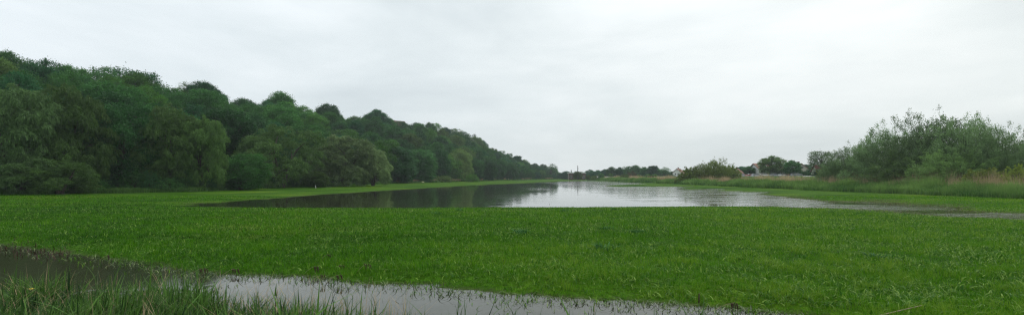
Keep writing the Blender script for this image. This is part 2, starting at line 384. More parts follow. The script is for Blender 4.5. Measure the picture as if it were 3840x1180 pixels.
def shrub(seed, ht=10.0, rx=7.0, ns=60, nt=900, per=34, leaf=.34, wd=.13, airy=.5):
    "stems arching from one stool under a dome of leafy twigs with a ragged outline"
    rng = np.random.default_rng(seed); tr = MB(); C = []; A = []; T = []
    for s in range(ns):
        ph = s*2.399+rng.uniform(-.3, .3); el = ((s+.5)/ns)**.55
        tip = np.array([math.cos(ph)*rx*el*.9, math.sin(ph)*rx*el*.9, ht*(.10+.82*math.sqrt(max(0, 1-el*el)))*rng.uniform(.8, 1.0)])
        base = np.array([math.cos(ph)*rx*.15*el, math.sin(ph)*rx*.15*el, -.3])
        tr.tube(bezier(base, base*.5+tip*.35+np.array([0, 0, tip[2]*.35]), tip, 8), np.linspace(.06, .012, 8), 4, False)
    ph0 = rng.uniform(0, 6.28, 5)
    for k in range(nt):
        d = unit(rng.normal(size=3)); d[2] = abs(d[2])*1.05-.04
        az = math.atan2(d[1], d[0]); bump = 1+.10*math.sin(3*az+ph0[0])+.08*math.sin(7*az+ph0[1]+4*d[2])+.06*math.sin(11*d[2]*2+ph0[2]+2*az)
        q = rng.random()**.28
        p = np.array([d[0]*rx, d[1]*rx, d[2]*ht*.9])*q*bump*(.93 if rng.random() < .94 else 1.03)
        o = unit(np.array([d[0], d[1], d[2]*.8+.35])+rng.normal(size=3)*.45); L_ = ht*rng.uniform(.05, .12)*(1+airy*.4*(rng.random() < .08))
        if k % 3 == 0: tr.tube([p-o*L_*.5, p+o*L_*.5, p+o*L_], [.016, .010, .004], 3, False)
        m = int(per*rng.uniform(.6, 1.4)); tt = rng.random(m)
        lt = rng.uniform(-.16, .16)
        C.append(p+o*L_*tt[:, None]+rng.normal(size=(m, 3))*(.22+.20*airy)*(1-.6*tt[:, None])*ht/10); A.append(unit(o+rng.normal(size=(m, 3))*.65))
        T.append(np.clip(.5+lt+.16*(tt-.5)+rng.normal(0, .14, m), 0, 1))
    C = np.concatenate(C); T = np.concatenate(T); A = np.concatenate(A); k = C[:, 2] > .1
    C, T, A = C[k], T[k], A[k]
    cm = leaf_mesh('crown', C, A, leaf*rng.uniform(.6, 1.3, len(C)), wd*rng.uniform(.7, 1.3, len(C)), T, rng, .4)
    return finish('shrub', tr, cm, seed)
def conifer(seed, ht=15.0, rx=2.4):
    rng = np.random.default_rng(seed); tr = MB(); tr.tube([(0, 0, -.5), (0, 0, ht*.97)], [.28, .03], 7)
    C = []; A = []; T = []
    for k in range(120):
        z = ht*(.10+.89*k/120); r = rx*(1-z/ht)**.85*rng.uniform(.75, 1.1)+.1; ph = k*2.399
        m = 40; t = rng.random(m); d = np.array([math.cos(ph), math.sin(ph), -.25])
        C.append(np.array([0, 0, z])+d*(r*t)[:, None]+rng.normal(size=(m, 3))*.14); A.append(unit(d+rng.normal(size=(m, 3))*.4)); T.append(rng.uniform(.2, .7, m))
    C = np.concatenate(C); T = np.concatenate(T); A = np.concatenate(A)
    return finish('conifer', tr, leaf_mesh('crown', C, A, .38, .13, T, rng), seed)

PR = dict(
    b0=broadleaf(1), b1=broadleaf(2, nl=24, rx=5.8), b2=broadleaf(3, nl=18, rx=4.6, leaf=.34, gap=.12), b3=broadleaf(4, nl=22, rx=5.0, flat=1.0),
    b4=broadleaf(5, nl=20, rx=6.2, leaf=.29, droop=.4), b5=broadleaf(6, nl=22, rx=4.6, leaf=.33, hb=-.10),
    open0=broadleaf(7, nl=22, nc=20, per=30, leaf=.34, rx=6.2, hb=.18, gap=.25), open1=broadleaf(8, nl=20, nc=17, per=26, leaf=.34, rx=5.6, hb=.16, gap=.35),
    w0=willow(11), w1=willow(12, nl=20, rx=6.0), w2=willow(13, nl=15, rx=7.0, per=60, low=.0), dome=willow(14, nl=20, nc=40, per=60, rx=7.6, dome=True, ln=.6, wd=.10, low=.05),
    s0=shrub(21, nt=1300, per=56, leaf=.21, wd=.09, airy=.6), s1=shrub(22, ns=50, rx=6.0, nt=1100, per=56, leaf=.21, wd=.085, airy=.3), s2=shrub(23, ns=70, ht=9, rx=7.5, nt=1400, per=54, leaf=.20, wd=.09, airy=.6), round0=shrub(24, ht=5, rx=3.6, ns=40, nt=500, per=40, leaf=.22, wd=.12, airy=.2),
    c0=conifer(31),
)
rngP = np.random.default_rng(77)
G = dict(   # leaf colour multipliers: colours of the kinds of tree; haze has distance haze painted in
    oak=(0.048, 0.14, 0.042), mid=(0.06, 0.162, 0.046), dark=(0.036, 0.108, 0.04), bright=(0.085, 0.2, 0.038), willow=(0.112, 0.188, 0.066), grey=(0.112, 0.18, 0.085), blue=(0.036, 0.13, 0.064), olive=(0.108, 0.172, 0.054), lime=(.15, .20, .04), moss=(.125, .175, .036), dome=(.205, .305, .135), haze=(.06, .085, .05), rust=(.07, .065, .035))
def plant(kind, name, x, y, z, h, w, color, label, cat='tree', group=None, rz=None):
    if len(label.split()) > 16: print('LONG', label)
    p = PR[kind]
    t = empty(name, (x, y, z), rngP.uniform(0, 6.28) if rz is None else rz)
    s = h/p.h; sw = w/p.w if w else s*rngP.uniform(.9, 1.1)
    t.scale = (sw, sw, s)
    link('trunk', p.trunk, None, t)
    link('crown', p.crown, None, t, color)
    return tag(t, label, cat, group)
def tree_px(kind, name, cx, top, wpx, Y, color, label, cat='tree', group=None, base=None, rz=None):
    x = wx(cx, Y); z = base if base is not None else max(gz(x, Y), 0)
    return plant(kind, name, x, Y, z-.05, wz(top, Y)-z, wpx/F*Y, color, label, cat, group, rz)
GH = 'trees along the foot of the wooded hill'
def hc(c): return (G[c][0]*.82, G[c][1]*.96, G[c][2]*.74)      # same leaf colours darkened, the hill's deeper shade put into the colour
FRONT = [
 ('w0', 'willow_tree', 30, 226, 230, 78, 'grey', 'tall grey green willow filling the left edge of the picture'),
 ('w1', 'willow_tree', 165, 226, 205, 84, 'willow', 'tall willow with a dark forked limb showing through, second from the left edge'),
 ('w0', 'willow_tree', 50, 392, 150, 75, 'grey', 'low spreading grey leaved willow under the tallest willow at the left edge'),
 ('w2', 'willow_tree', 150, 402, 140, 77, 'willow', 'low olive willow right of the low grey leaved one near the left edge'),
 ('b4', 'broadleaf_tree', 300, 262, 190, 92, 'dark', 'dark brownish tree between the tall left willows and the willow over the black trunk'),
 ('w1', 'willow_tree', 432, 272, 165, 97, 'willow', 'pale olive willow with drooping plumes standing on a thick black trunk'),
 ('w0', 'willow_tree', 512, 300, 110, 99, 'willow', 'narrower willow touching the right side of the pale olive willow'),
 ('b4', 'broadleaf_tree', 606, 388, 130, 108, 'mid', 'small light green tree low between two big willows'),
 ('w2', 'willow_tree', 705, 318, 185, 128, 'willow', 'wide willow with two rounded heads left of the fuzzy round willow'),
 ('b2', 'broadleaf_tree', 795, 432, 60, 132, 'olive', 'low olive tree in the notch before the fuzzy round willow'),
 ('dome', 'round_willow', 868, 345, 165, 150, 'dome', 'fuzzy dome shaped olive willow at the start of the water'),
 ('dome', 'round_willow', 938, 374, 92, 158, 'dome', 'lower round willow joined to the right shoulder of the big fuzzy dome'),
 ('b3', 'broadleaf_tree', 1002, 372, 92, 215, 'dark', 'dark full tree just right of the lower round willow, reaching the ground'),
 ('b5', 'broadleaf_tree', 1058, 378, 80, 240, 'oak', 'dark green tree behind and left of the small olive lakeside bush'),
 ('b1', 'broadleaf_tree', 1128, 392, 72, 292, 'bright', 'bright green round tree behind the small round lakeside bush'),
 ('w1', 'willow_tree', 1158, 378, 60, 300, 'olive', 'olive willow leaning on the bright green round tree by the lake'),
 ('round0', 'round_bush', 1114, 442, 54, 262, 'olive', 'small olive half round bush on the lake shore'),
 ('round0', 'round_bush', 1188, 438, 34, 280, 'bright', 'small bright green bush right of the olive half round bush'),
 ('open1', 'broadleaf_tree', 1388, 412, 36, 560, 'mid', 'last thin tree at the far right end of the wood, sky showing through'),
 ('b3', 'broadleaf_tree', 1408, 434, 16, 575, 'mid', 'small tree in the gap just past the end of the wood'),
]
for k, nm, cx, top, wpx, Y, c, lab in FRONT:
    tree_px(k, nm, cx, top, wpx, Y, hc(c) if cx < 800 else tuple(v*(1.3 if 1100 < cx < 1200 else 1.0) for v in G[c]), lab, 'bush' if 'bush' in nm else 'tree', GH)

r_ = np.random.default_rng(14); US = []
for cx in list(range(-40, 1390, 42)):
    Ye = float(np.interp(cx, px_e, Y_e)); wpx = r_.uniform(3.5, 6)/Ye*F
    if cx > 980 and r_.random() < .45: continue
    hgt = r_.uniform(2.2, 4.2); US.append((cx, 444+(3-.3-hgt)/Ye*F, wpx, Ye*r_.uniform(.985, 1.0), str(r_.choice(['dark', 'oak', 'mid']))))
LM = [(120, 'below the tall left edge willows'), (250, 'below the dark forked willow'), (370, 'below the dark brownish tree'), (540, 'by the thick black trunk'), (650, 'by the small light green tree'), (790, 'below the two headed willow'), (990, 'below the fuzzy dome willow'), (1200, 'near the small lakeside bushes'), (1500, 'toward the far end of the wood')]
cnt = {}
for u in US:
    zn = next(l for x_, l in LM if u[0] < x_); cnt[zn] = cnt.get(zn, 0)+1
    tree_px('round0', 'undergrowth_bush', u[0], u[1], u[2], u[3], G[u[4]], ['leftmost', 'second', 'third', 'fourth', 'fifth', 'sixth', 'seventh'][cnt[zn]-1]+' low bush '+zn, 'bush', 'low bushes along the edge of the wood')
# trees packed up the slope, row by row, each with its own label
ZONES = [(-200, 'past the left edge'), (120, 'above the tall left edge willows'), (255, 'above the dark forked willow'), (385, 'above the brownish tree'), (550, 'above the pale olive willow'), (650, 'above the small light green tree'),
         (790, 'above the two headed willow'), (900, 'above the fuzzy dome'), (1000, 'right of the fuzzy dome willow'), (1090, 'left of the small lakeside bush'), (1180, 'above the bright lakeside tree'), (1260, 'right of the small lakeside bushes'), (1330, 'nearing the wood\'s end'), (1500, 'at the wood\'s far end')]
ROWS = [(.06, 'foot'), (.24, 'lower slope'), (.43, 'midslope'), (.62, 'upper slope'), (.80, 'brow'), (1.0, 'skyline')]
COLN = dict(oak='mid green', mid='fresh green', dark='dark green', bright='light green', blue='bluish green', olive='olive green')
cand = []
for ri, (t, rn) in enumerate(ROWS):
    px = -120.0+ri*13; 
    while px < 1405:
        Ye = np.interp(px, px_e, Y_e); Yr = np.interp(px, px_r, Y_r); Y = Ye+(Yr-Ye)*t
        wid = rngP.uniform(8.5, 16.5); wp = wid/Y*F
        p0 = px+wp*.40; px += wp*(rngP.uniform(.72, 1.02) if p0 < 1000 else rngP.uniform(.55, .85))
        if p0 > 1398: break
        x, yy, zz = hill_pt(p0, min(1.0, max(.02, t+rngP.uniform(-.05, .05))))
        if ri == 0 and p0 < 930 : 
            continue
        h = rngP.uniform(12.5, 17)
        top = wz(0, 1)
        if ri == 5:
            tp = skyrow(p0)-rngP.uniform(-7, 5)*(1 if p0 < 1000 else .8); h = wz(tp, yy)-zz; wid *= 1.0
            zz = min(zz, wz(tp, yy)-12.5); h = wz(tp, yy)-zz
        else:                                             # never above the skyline
            lim = wz(skyrow(p0)+(6-ri)*4, yy)-zz; h = min(h, max(lim, 5))
        wid = min(wid, h*1.02)
        cn = rngP.choice(['oak', 'mid', 'dark', 'bright', 'blue', 'olive'], p=[.26, .2, .2, .12, .14, .08])
        if p0 < 520 and ri < 3 and cn in ('bright', 'mid'): cn = 'dark'
        kd = rngP.choice(['b0', 'b1', 'b2', 'b3', 'b4', 'b5']) if ri < 5 else rngP.choice(['b0', 'b2', 'b3', 'b4', 'open0'], p=[.25, .2, .2, .2, .15])
        zi = next(i for i, z in enumerate(ZONES) if p0 < z[0])
        cand.append([p0, float(x), float(yy), float(zz), h, wid, cn, kd, rn, zi])
ordn = ['leftmost', 'second from left', 'third from left', 'fourth from left', 'fifth from left', 'sixth from left']
byk = {}
for c in cand: byk.setdefault((c[8], c[9], c[6]), []).append(c)
for (rn, zi, cn), L_ in byk.items():
    L_.sort()
    for i, c in enumerate(L_):
        lab = f"{COLN[cn]} tree on hill's {rn} {ZONES[zi][1]}" + (f", {ordn[i]}" if len(L_) > 1 else '')
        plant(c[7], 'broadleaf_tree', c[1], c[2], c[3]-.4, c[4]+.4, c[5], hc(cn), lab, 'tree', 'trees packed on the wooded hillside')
SKYL = [('open0', 112, 150, 90, 150, 'blue', 'thin topped tree on the skyline above the dark forked willow'), ('open0', 262, 170, 80, 172, 'mid', 'airy crown with sky holes standing above the skyline, left of the widest skyline crown'),
        ('open0', 345, 178, 125, 176, 'blue', 'widest airy skyline crown, open branches over the pale olive willow'), ('b3', 508, 208, 85, 196, 'blue', 'tall full skyline crown right of the long dip in the ridge'),
        ('open1', 466, 208, 55, 192, 'olive', 'bare tipped tree beside the tall full skyline crown'), ('b2', 708, 234, 80, 245, 'mid', 'tall bushy tree raised over the ridge above the two headed willow'),
        ('b0', 825, 263, 62, 290, 'dark', 'dark round topped skyline tree above the fuzzy dome willow'), ('b1', 945, 277, 66, 345, 'blue', 'broad dark crown humped on the skyline right of the fuzzy dome'),
        ('open1', 1192, 338, 36, 640, 'haze', 'pale misty tree peeping up far behind the ridge'), ('b0', 15, 132, 90, 142, 'mid', 'highest crown of the ridge in the top left corner')]
for k, cx, top, wpx, Y, c, lab in SKYL:
    _, _, z = hill_pt(cx, 1.0); z = float(z)
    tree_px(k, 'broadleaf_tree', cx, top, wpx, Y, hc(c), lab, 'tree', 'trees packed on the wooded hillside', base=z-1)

# ------------------------------------------------------------------ far tree line across the water
FAR = [
 ('b3', 1424, 431, 26, 520, 'blue', 'hazy low tree just left of the dark flat roofed building'), ('c0', 1437, 427, 6, 560, 'dark', 'tiny pointed conifer over the flat roofed building'),
 ('b0', 1442, 434, 22, 545, 'blue', 'hazy tree crown showing over the roof of the flat roofed building'), ('dome', 1454, 431, 23, 430, 'olive', 'round olive tree covering the middle of the flat roofed building'),
 ('b1', 1484, 427, 26, 500, 'blue', 'far tree right of the mast'), ('b4', 1505, 428, 24, 505, 'mid', 'far low crown, second right of the mast'), ('b2', 1480, 440, 12, 400, 'olive', 'small rounded bush at the far end of the water by the flat roofed building'),
 ('round0', 1496, 442, 22, 390, 'olive', 'low brownish bush at the far end of the water'), ('b5', 1513, 436, 16, 385, 'mid', 'small dark green tree at the far right corner of the water'),
 ('b3', 1522, 426, 22, 470, 'blue', 'far tree left of the long pale shed'), ('b0', 1538, 420, 26, 455, 'mid', 'tall tree behind the long pale shed'), ('b1', 1560, 421, 26, 450, 'dark', 'dark tree behind the little bright pointed tree'),
 ('b5', 1536, 437, 13, 400, 'bright', 'little bright pointed tree by the long pale shed'), ('open0', 1580, 418, 28, 440, 'mid', 'tree with a gap of sky in its left side, middle of the far tree line'),
 ('b2', 1600, 416, 30, 425, 'mid', 'highest broad crown of the far tree line'), ('open1', 1590, 430, 26, 330, 'rust', 'brown leaved thin tree standing before the far tree line'),
 ('round0', 1572, 437, 26, 310, 'olive', 'yellowish willow bush at the foot of the brown leaved thin tree'), ('b5', 1606, 439, 8, 315, 'bright', 'narrow light green shrub right of the brown leaved thin tree'),
 ('b4', 1622, 420, 26, 410, 'oak', 'green tree above the white post'), ('b3', 1643, 417, 30, 400, 'dark', 'greyish round crown right of the white post'), ('open1', 1672, 420, 34, 385, 'mid', 'loose pale crown near the small far white house'),
 ('b5', 1630, 438, 14, 345, 'bright', 'low light green tree under the greyish round crown, left one'), ('b5', 1646, 438, 13, 345, 'bright', 'low light green tree under the greyish round crown, right one'),
 ('b1', 1697, 430, 26, 460, 'blue', 'low hazy trees left of the small far white house'), ('b0', 1722, 428, 30, 430, 'blue', 'hazy crown behind the willow thicket in the middle distance'),
 ('b1', 1838, 425, 26, 330, 'mid', 'tree left of the white gabled house with the barn'), ('b3', 1866, 419, 30, 330, 'blue', 'round crown behind the white gabled house'),
 ('b4', 1884, 418, 36, 262, 'oak', 'dense green tree between the white gabled house and the big white house'), ('b3', 1900, 420, 22, 300, 'blue', 'hazy tree just left of the red roof of the big white house'),
 ('b1', 1943, 393, 62, 236, 'willow', 'big spreading grey green oak in front of the white houses'), ('b3', 1962, 418, 40, 262, 'dark', 'dark lower crown leaning on the right of the big oak'),
 ('b1', 1993, 404, 46, 228, 'oak', 'rounded green tree right of the big oak'), ('b0', 2030, 414, 34, 240, 'blue', 'bluish tree right of the small cream gable'), ('open0', 2066, 380, 62, 205, 'grey', 'tall airy tree with sky between its branches before the red roof'),
 ('b4', 2048, 420, 34, 215, 'dark', 'dark low tree under the tall airy tree'), ('round0', 2074, 424, 38, 140, 'lime', 'bright yellow green willow bush behind the dry reeds'),
 ('b3', 2098, 415, 40, 190, 'oak', 'green tree between the red roof and the big riverside thicket'), ('b5', 2016, 432, 26, 225, 'dark', 'low dark tree under the small cream gable'),
]
r_ = np.random.default_rng(12)
for i, cx in enumerate(range(1412, 1730, 13)):
    nm_ = ['first', 'second', 'third', 'fourth', 'fifth', 'sixth', 'seventh', 'eighth', 'ninth', 'tenth', 'eleventh', 'twelfth', 'thirteenth', 'fourteenth', 'fifteenth', 'sixteenth', 'seventeenth', 'eighteenth', 'nineteenth', 'twentieth', 'twenty first', 'twenty second', 'twenty third', 'twenty fourth', 'twenty fifth'][i]
    tp = np.interp(cx, [1400, 1450, 1500, 1540, 1600, 1650, 1690, 1730], [434, 433, 431, 426, 424, 425, 433, 433])
    FAR.append((str(r_.choice(['b1', 'b3', 'b5', 'b2'])), cx, float(tp+r_.uniform(-2, 2)), float(r_.uniform(20, 27)), 560 if cx < 1480 else 480, 'blue', f'{nm_} from left of the hazy back trees closing the far end of the valley'))
for i, (cx, tp, w_, Y_) in enumerate([(1498, 441, 20, 470), (1550, 440, 22, 430), (1590, 441, 20, 410), (1618, 440, 22, 395), (1660, 440, 24, 380), (1688, 439, 22, 370)]):
    FAR.append(('round0', cx, tp, w_, Y_, 'oak', ['first', 'second', 'third', 'fourth', 'fifth', 'sixth'][i]+' from left of the low dark bushes under the far tree line'))
for i, (cx, tp, w_, Y_) in enumerate([(1850, 431, 30, 262), (1985, 428, 34, 236), (2008, 430, 28, 228), (2035, 428, 34, 222), (2066, 424, 46, 190)]):
    FAR.append(('round0', cx, tp, w_, Y_, 'dark', ['first', 'second', 'third', 'fourth', 'fifth', 'sixth', 'seventh'][i]+' from left of the dark garden bushes between the village trees'))
for k, cx, top, wpx, Y, c, lab in FAR:
    nm = {'c0': 'conifer', 'round0': 'round_bush', 'dome': 'round_willow'}.get(k, 'broadleaf_tree')
    tree_px(k, nm, cx, top, wpx, Y, tuple(v*1.1 for v in G[c]), lab, 'bush' if 'bush' in nm else 'tree', 'trees and bushes across the water')
GB = 'willow thickets on the right bank'
BUSH = [
 ('s2', 2112, 398, 100, 118, 'grey', 'low leftmost bush of the great willow thicket beside the red roof'),
 ('round0', 1738, 420, 66, 200, 'moss', 'low left shoulder of the willow thicket in the middle distance'), ('s0', 1776, 410, 82, 196, 'moss', 'middle of the dense willow thicket beyond the water'),
 ('s0', 1804, 401, 76, 198, 'moss', 'tallest pointed bush of the thicket in the middle distance'), ('round0', 1834, 416, 64, 202, 'moss', 'low right end of the thicket in the middle distance'),
 ('s0', 2150, 368, 150, 113, 'grey', 'left flank of the great willow thicket, leaning out over the dry reeds'), ('s2', 2236, 328, 210, 106, 'grey', 'high left bush of the great willow thicket'),
 ('s0', 2335, 294, 240, 99, 'grey', 'tallest middle bush of the great willow thicket'), ('s1', 2430, 298, 210, 91, 'grey', 'feathery topped bush right of the tallest one in the great thicket'),
 ('s2', 2520, 332, 190, 86, 'grey', 'right bush of the great willow thicket near the picture edge'), ('s0', 2620, 362, 160, 80, 'grey', 'willow bush cut off by the right edge of the picture'),
 ('s1', 2290, 385, 190, 97, 'willow', 'lower front bush at the foot of the great thicket, left one'), ('s2', 2400, 380, 190, 88, 'willow', 'lower front bush at the foot of the great thicket, right one'),
 ('round0', 2480, 424, 110, 80, 'lime', 'yellow green leafy bush in the reeds below the great thicket'), ('round0', 2570, 415, 90, 74, 'lime', 'yellow green bush at the right edge among the reeds'),
]
for k, cx, top, wpx, Y, c, lab in BUSH:
    tree_px(k, 'willow_bush', cx, top, wpx, Y, tuple(v*1.3 for v in G[c]), lab, 'bush', GB)

# ------------------------------------------------------------------ grass, reeds
rng = np.random.default_rng(5)
def scatter(n, y0, y1, u0=-1.08, u1=1.08, p=1.0):
    "points spread over the wedge seen between two distances"
    Y = (y0**p+(y1**p-y0**p)*rng.random(n))**(1/p); return rng.uniform(u0, u1, n)*Y, Y
def meadow():
    X = []; Yy = []; W = []; Hh = []
    for n, y0, y1, wv, hv in ((120000, 9.5, 16, .011, .15), (150000, 16, 26, .016, .15), (150000, 26, 42, .026, .15), (130000, 42, 75, .045, .16)):
        x, y = scatter(n, y0, y1, p=1.6); X.append(x); Yy.append(y); W.append(np.full(n, wv)); Hh.append(np.full(n, hv))
    x = np.concatenate(X); y = np.concatenate(Yy); wv = np.concatenate(W); hv = np.concatenate(Hh)
    z = ground_z(x, y)
    patch = fbm(x/1.4, y/1.4, 51); tuft = fbm(x/.35, y/.35, 61)
    k = (z > .035-.05*rng.random(len(x))) & (rng.random(len(x)) < .75+tuft) & ((x > -95))
    x, y, z, wv, hv, patch, tuft = (a[k] for a in (x, y, z, wv, hv, patch, tuft)); n = len(x)
    h = hv*rng.uniform(.5, 1.35, n)*(1+patch*1.6+tuft*1.2)*(.6+.4*sstep(z, .03, .12)); h *= 1+.5*(rng.random(n) < .03)
    big = fbm(x/7, y/9, 71)
    tint = np.clip(.34+patch*.55+tuft*.85+big*.30+fbm(x/38, y/1.7, 77)*.40+rng.normal(0, .15, n)-.05+.32*sstep(x/y, -.9, .9), 0, 1)  # tint rises to the right: left-to-right change in light put into blade colour
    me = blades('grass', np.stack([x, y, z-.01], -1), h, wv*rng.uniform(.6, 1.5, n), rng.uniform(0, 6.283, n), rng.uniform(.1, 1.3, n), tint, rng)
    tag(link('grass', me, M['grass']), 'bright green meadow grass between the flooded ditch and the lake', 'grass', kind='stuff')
meadow()
def broad():      # wide pale leaves of herbs in the sward
    n = 120000; x, y = scatter(n, 10.5, 46, p=1.15); z = ground_z(x, y); k = (z > .03) & (rng.random(n) < (.25+.6*sstep(x/y, -.5, .8))*np.clip(.6+3.5*fbm(x/1.2, y/1.2, 88), .03, 1)); x, y, z = x[k], y[k], z[k]; n = len(x)
    me = blades('herb_leaves', np.stack([x, y, z+.02], -1), rng.uniform(.07, .20, n), rng.uniform(.02, .05, n)*(1+y*.012), rng.uniform(0, 6.283, n), rng.uniform(.2, 1.9, n), rng.uniform(0, 1, n)**1.7, rng, 3)
    tag(link('meadow_herbs', me, foliage_mat('herb_leaf', (.030, .125, .004), (.26, .40, .07), .3, False, .5, spec=.15)), 'wide pale herb leaves scattered through the meadow grass', 'herbs', kind='stuff')
broad()
def flooded():    # blades standing in and floating on the ditch and the drowned meadow on the right
    n = 60000; x, y = scatter(n, 9.5, 19.5, -1.05, 1.0, p=1.0); z = ground_z(x, y)
    k = (z < .03) & (z > -.5) & (rng.random(n) < np.clip(.50+(z)*3.4, .012, .9)*np.clip(.6+3*fbm(x/.5, y/.5, 97), .05, 1))
    x, y, z = x[k], y[k], z[k]; n = len(x)
    fl = rng.random(n) < .4
    me = blades('ditch', np.stack([x, y, np.where(fl, .004, np.maximum(z, -.05))], -1), rng.uniform(.05, .22, n), rng.uniform(.010, .030, n), rng.uniform(0, 6.283, n), np.where(fl, 1.8, rng.uniform(.1, 1.1, n)), rng.uniform(.1, .9, n), rng, 2)
    tag(link('drowned_grass', me, M['grass']), 'short grass blades poking out of the water in the ditch', 'grass', kind='stuff')
    n = 150000; x = rng.uniform(22, 80, n); y = rng.uniform(34, 78, n); z = ground_z(x, y); k = (z > -.16) & (z < .06) & (rng.random(n) < .60+z*3); x, y, z = x[k], y[k], z[k]; n = len(x)
    me = blades('sheet', np.stack([x, y, np.maximum(z, -.04)], -1), rng.uniform(.04, .15, n), rng.uniform(.02, .05, n), rng.uniform(0, 6.283, n), rng.uniform(.3, 1.4, n), rng.random(n), rng, 1)
    tag(link('flooded_grass', me, M['wetgrass']), 'olive grass drowned in shallow water towards the right edge', 'grass', kind='stuff')
flooded()
def shore():      # sparse stalks out in the lake
    n = 1500; x, y = scatter(n, 50, 150, -.4, .9); z = ground_z(x, y); cl = fbm(x/4, y/7, 91); k = (z < 0) & (cl > .17); x, y = x[k], y[k]; n = len(x)
    me = blades('stalks', np.stack([x, y, 0*x-.03], -1), rng.uniform(.1, .3, n), rng.uniform(.02, .05, n), rng.uniform(0, 6.283, n), rng.uniform(.1, .9, n), rng.random(n), rng, 1)
    tag(link('lake_stalks', me, M['wetgrass']), 'sparse weed stalks standing out in the shallow lake', 'grass', kind='stuff')
shore()
def band(name, X0, X1, Y0, Y1, n, h0, h1, wv, mat, label, seed, cat='grass', cond=None, lean=(.05, .5), segs=2, tb=.5):
    r = np.random.default_rng(seed)
    y = np.exp(r.uniform(math.log(Y0), math.log(Y1), n)); x = X0+(X1-X0)*r.random(n)**.85; x = x+fbm(y/9, x*0, seed)*5+fbm(y/2.5, x*0, seed+1)*1.5
    if cond is not None: k = cond(x, y, r); x, y = x[k], y[k]; n = len(x)
    z = ground_z(x, y); cl = fbm(x/3, y/4, seed+3)
    h = r.uniform(h0, h1, n)*(1+cl*1.2)*(1+.7*fbm(x/9, y/15, seed+8))*(.5+.5*np.clip((x-X0-fbm(y/9, x*0, seed)*5)/(X1-X0)*1.6, 0, 1)); yy = np.maximum(y/70, 1)
    me = blades(name, np.stack([x, y, z-.05], -1), h, wv*yy*r.uniform(.6, 1.4, n), r.uniform(0, 6.283, n), r.uniform(*lean, n), np.clip(tb+cl*1.5+r.normal(0, .22, n), 0, 1), r, segs)
    return tag(link(name, me, mat), label, cat, kind='stuff')
band('tall_grass', 62.5, 69, 42, 420, 170000, 1.1, 2.6, .065, M['tallgrass'], 'belt of tall green grass along the right bank of the water', 101, tb=.45)
band('reed_bed', 66.5, 74, 45, 420, 70000, 1.9, 3.5, .05, M['dryreed'], 'pinkish brown dry reeds behind the tall green grass on the right bank', 102, 'reeds', lean=(.02, .35), cond=lambda x, y, r: r.random(len(x)) < .5+1.3*fbm(y/14, x*0, 7)+.3*sstep(y, 90, 110))
band('slope_grass', 74, 100, 90, 420, 60000, .2, .5, .07, M['tallgrass'], 'rough olive grass on the rising ground beyond the reeds', 103, tb=.7)
def edge_band():
    n = 90000; r = np.random.default_rng(8); px = r.uniform(-120, 1460, n); Ye = np.interp(px, px_e, Y_e); y = Ye*(1-.05*r.random(n)-.012*np.sin(px/40)); x = (px-CX)/F*y
    z = ground_z(x, y); cl = fbm(x/4, y/6, 33); h = r.uniform(.35, 1.05, n)*(1+cl)*np.where(px > 950, 1.3, 1)
    k = z > -.02
    me = blades('edge', np.stack([x, y, z-.05], -1)[k], h[k], (.05*np.maximum(y/70, 1)*r.uniform(.6, 1.4, n))[k], r.uniform(0, 6.283, n)[k], r.uniform(.1, .7, n)[k], np.clip(.5+cl+r.normal(0, .2, n), 0, 1)[k], r, 2)
    tag(link('verge_grass', me, M['darkgrass']), 'rank grass and nettles along the foot of the wood', 'grass', kind='stuff')
    n = 9000; px = r.uniform(985, 1400, n); Ye = np.interp(px, px_e, Y_e); y = Ye*(.985-.02*r.random(n)); x = (px-CX)/F*y; k = fbm(px/30, px*0, 3) > -.05; x, y = x[k], y[k]; n = len(x)
    me = blades('edge2', np.stack([x, y, ground_z(x, y)-.05], -1), r.uniform(1, 2.0, n), .05*np.maximum(y/70, 1)*r.uniform(.6, 1.4, n), r.uniform(0, 6.283, n), r.uniform(.05, .4, n), r.uniform(0, .8, n), r, 2)
    tag(link('shore_reeds', me, M['dryreed']), 'thin line of tan reeds along the wooded shore of the lake', 'reeds', kind='stuff')
edge_band()
def front_bank():
    r = np.random.default_rng(9); n = 110000; y = r.uniform(5.5, 12.3, n); x = r.uniform(-1.15, .45, n)*y
    edge = np.interp(x/y, [-1.1, -.7, -.55, -.42, -.3, 0, .4], [11.4, 11.0, 10.5, 10.0, 9.4, 8.6, 7.9])+fbm(x/1.0, y*0, 4)*1.2
    dens = sstep(edge-y, -.25, .9)*np.interp(x/y, [-.7, -.5, -.35, -.1, .4], [1, .8, .40, .12, .05])*np.clip(.55+3.6*fbm(x/.5, y/.5, 14), .04, 1.4)
    k = r.random(n) < dens; x, y = x[k], y[k]; n = len(x); z = ground_z(x, y); cl = fbm(x/.8, y/.8, 15)
    h = r.uniform(.3, .9, n)*(1+cl*.8); tall = r.random(n) < .05; h = np.where(tall, h*1.35, h)
    me = blades('bank', np.stack([x, y, np.maximum(z, -.2)-.02], -1), h, r.uniform(.012, .060, n)*np.where(tall, 1.2, 1), r.uniform(-.6, 3.6, n), r.uniform(.05, 1.0, n)**1.3, np.clip(.45+cl*1.2+r.normal(0, .32, n), 0, 1), r, 4)
    tag(link('bank_grass', me, M['reed']), 'long dark green grass and reeds on the near bank at bottom left', 'grass', kind='stuff')
    n = 900; y = r.uniform(7, 11.8, n); x = r.uniform(-1.05, -.2, n)*y; z = ground_z(x, y)
    me = blades('straw', np.stack([x, y, z], -1), r.uniform(.5, 1.15, n), r.uniform(.006, .013, n), r.uniform(0, 6.283, n), r.uniform(.1, .9, n), r.uniform(.2, 1, n), r, 4)
    tag(link('dry_stalks', me, M['dryreed']), 'thin straw coloured dead stalks among the near bank grass', 'grass', kind='stuff')
front_bank()

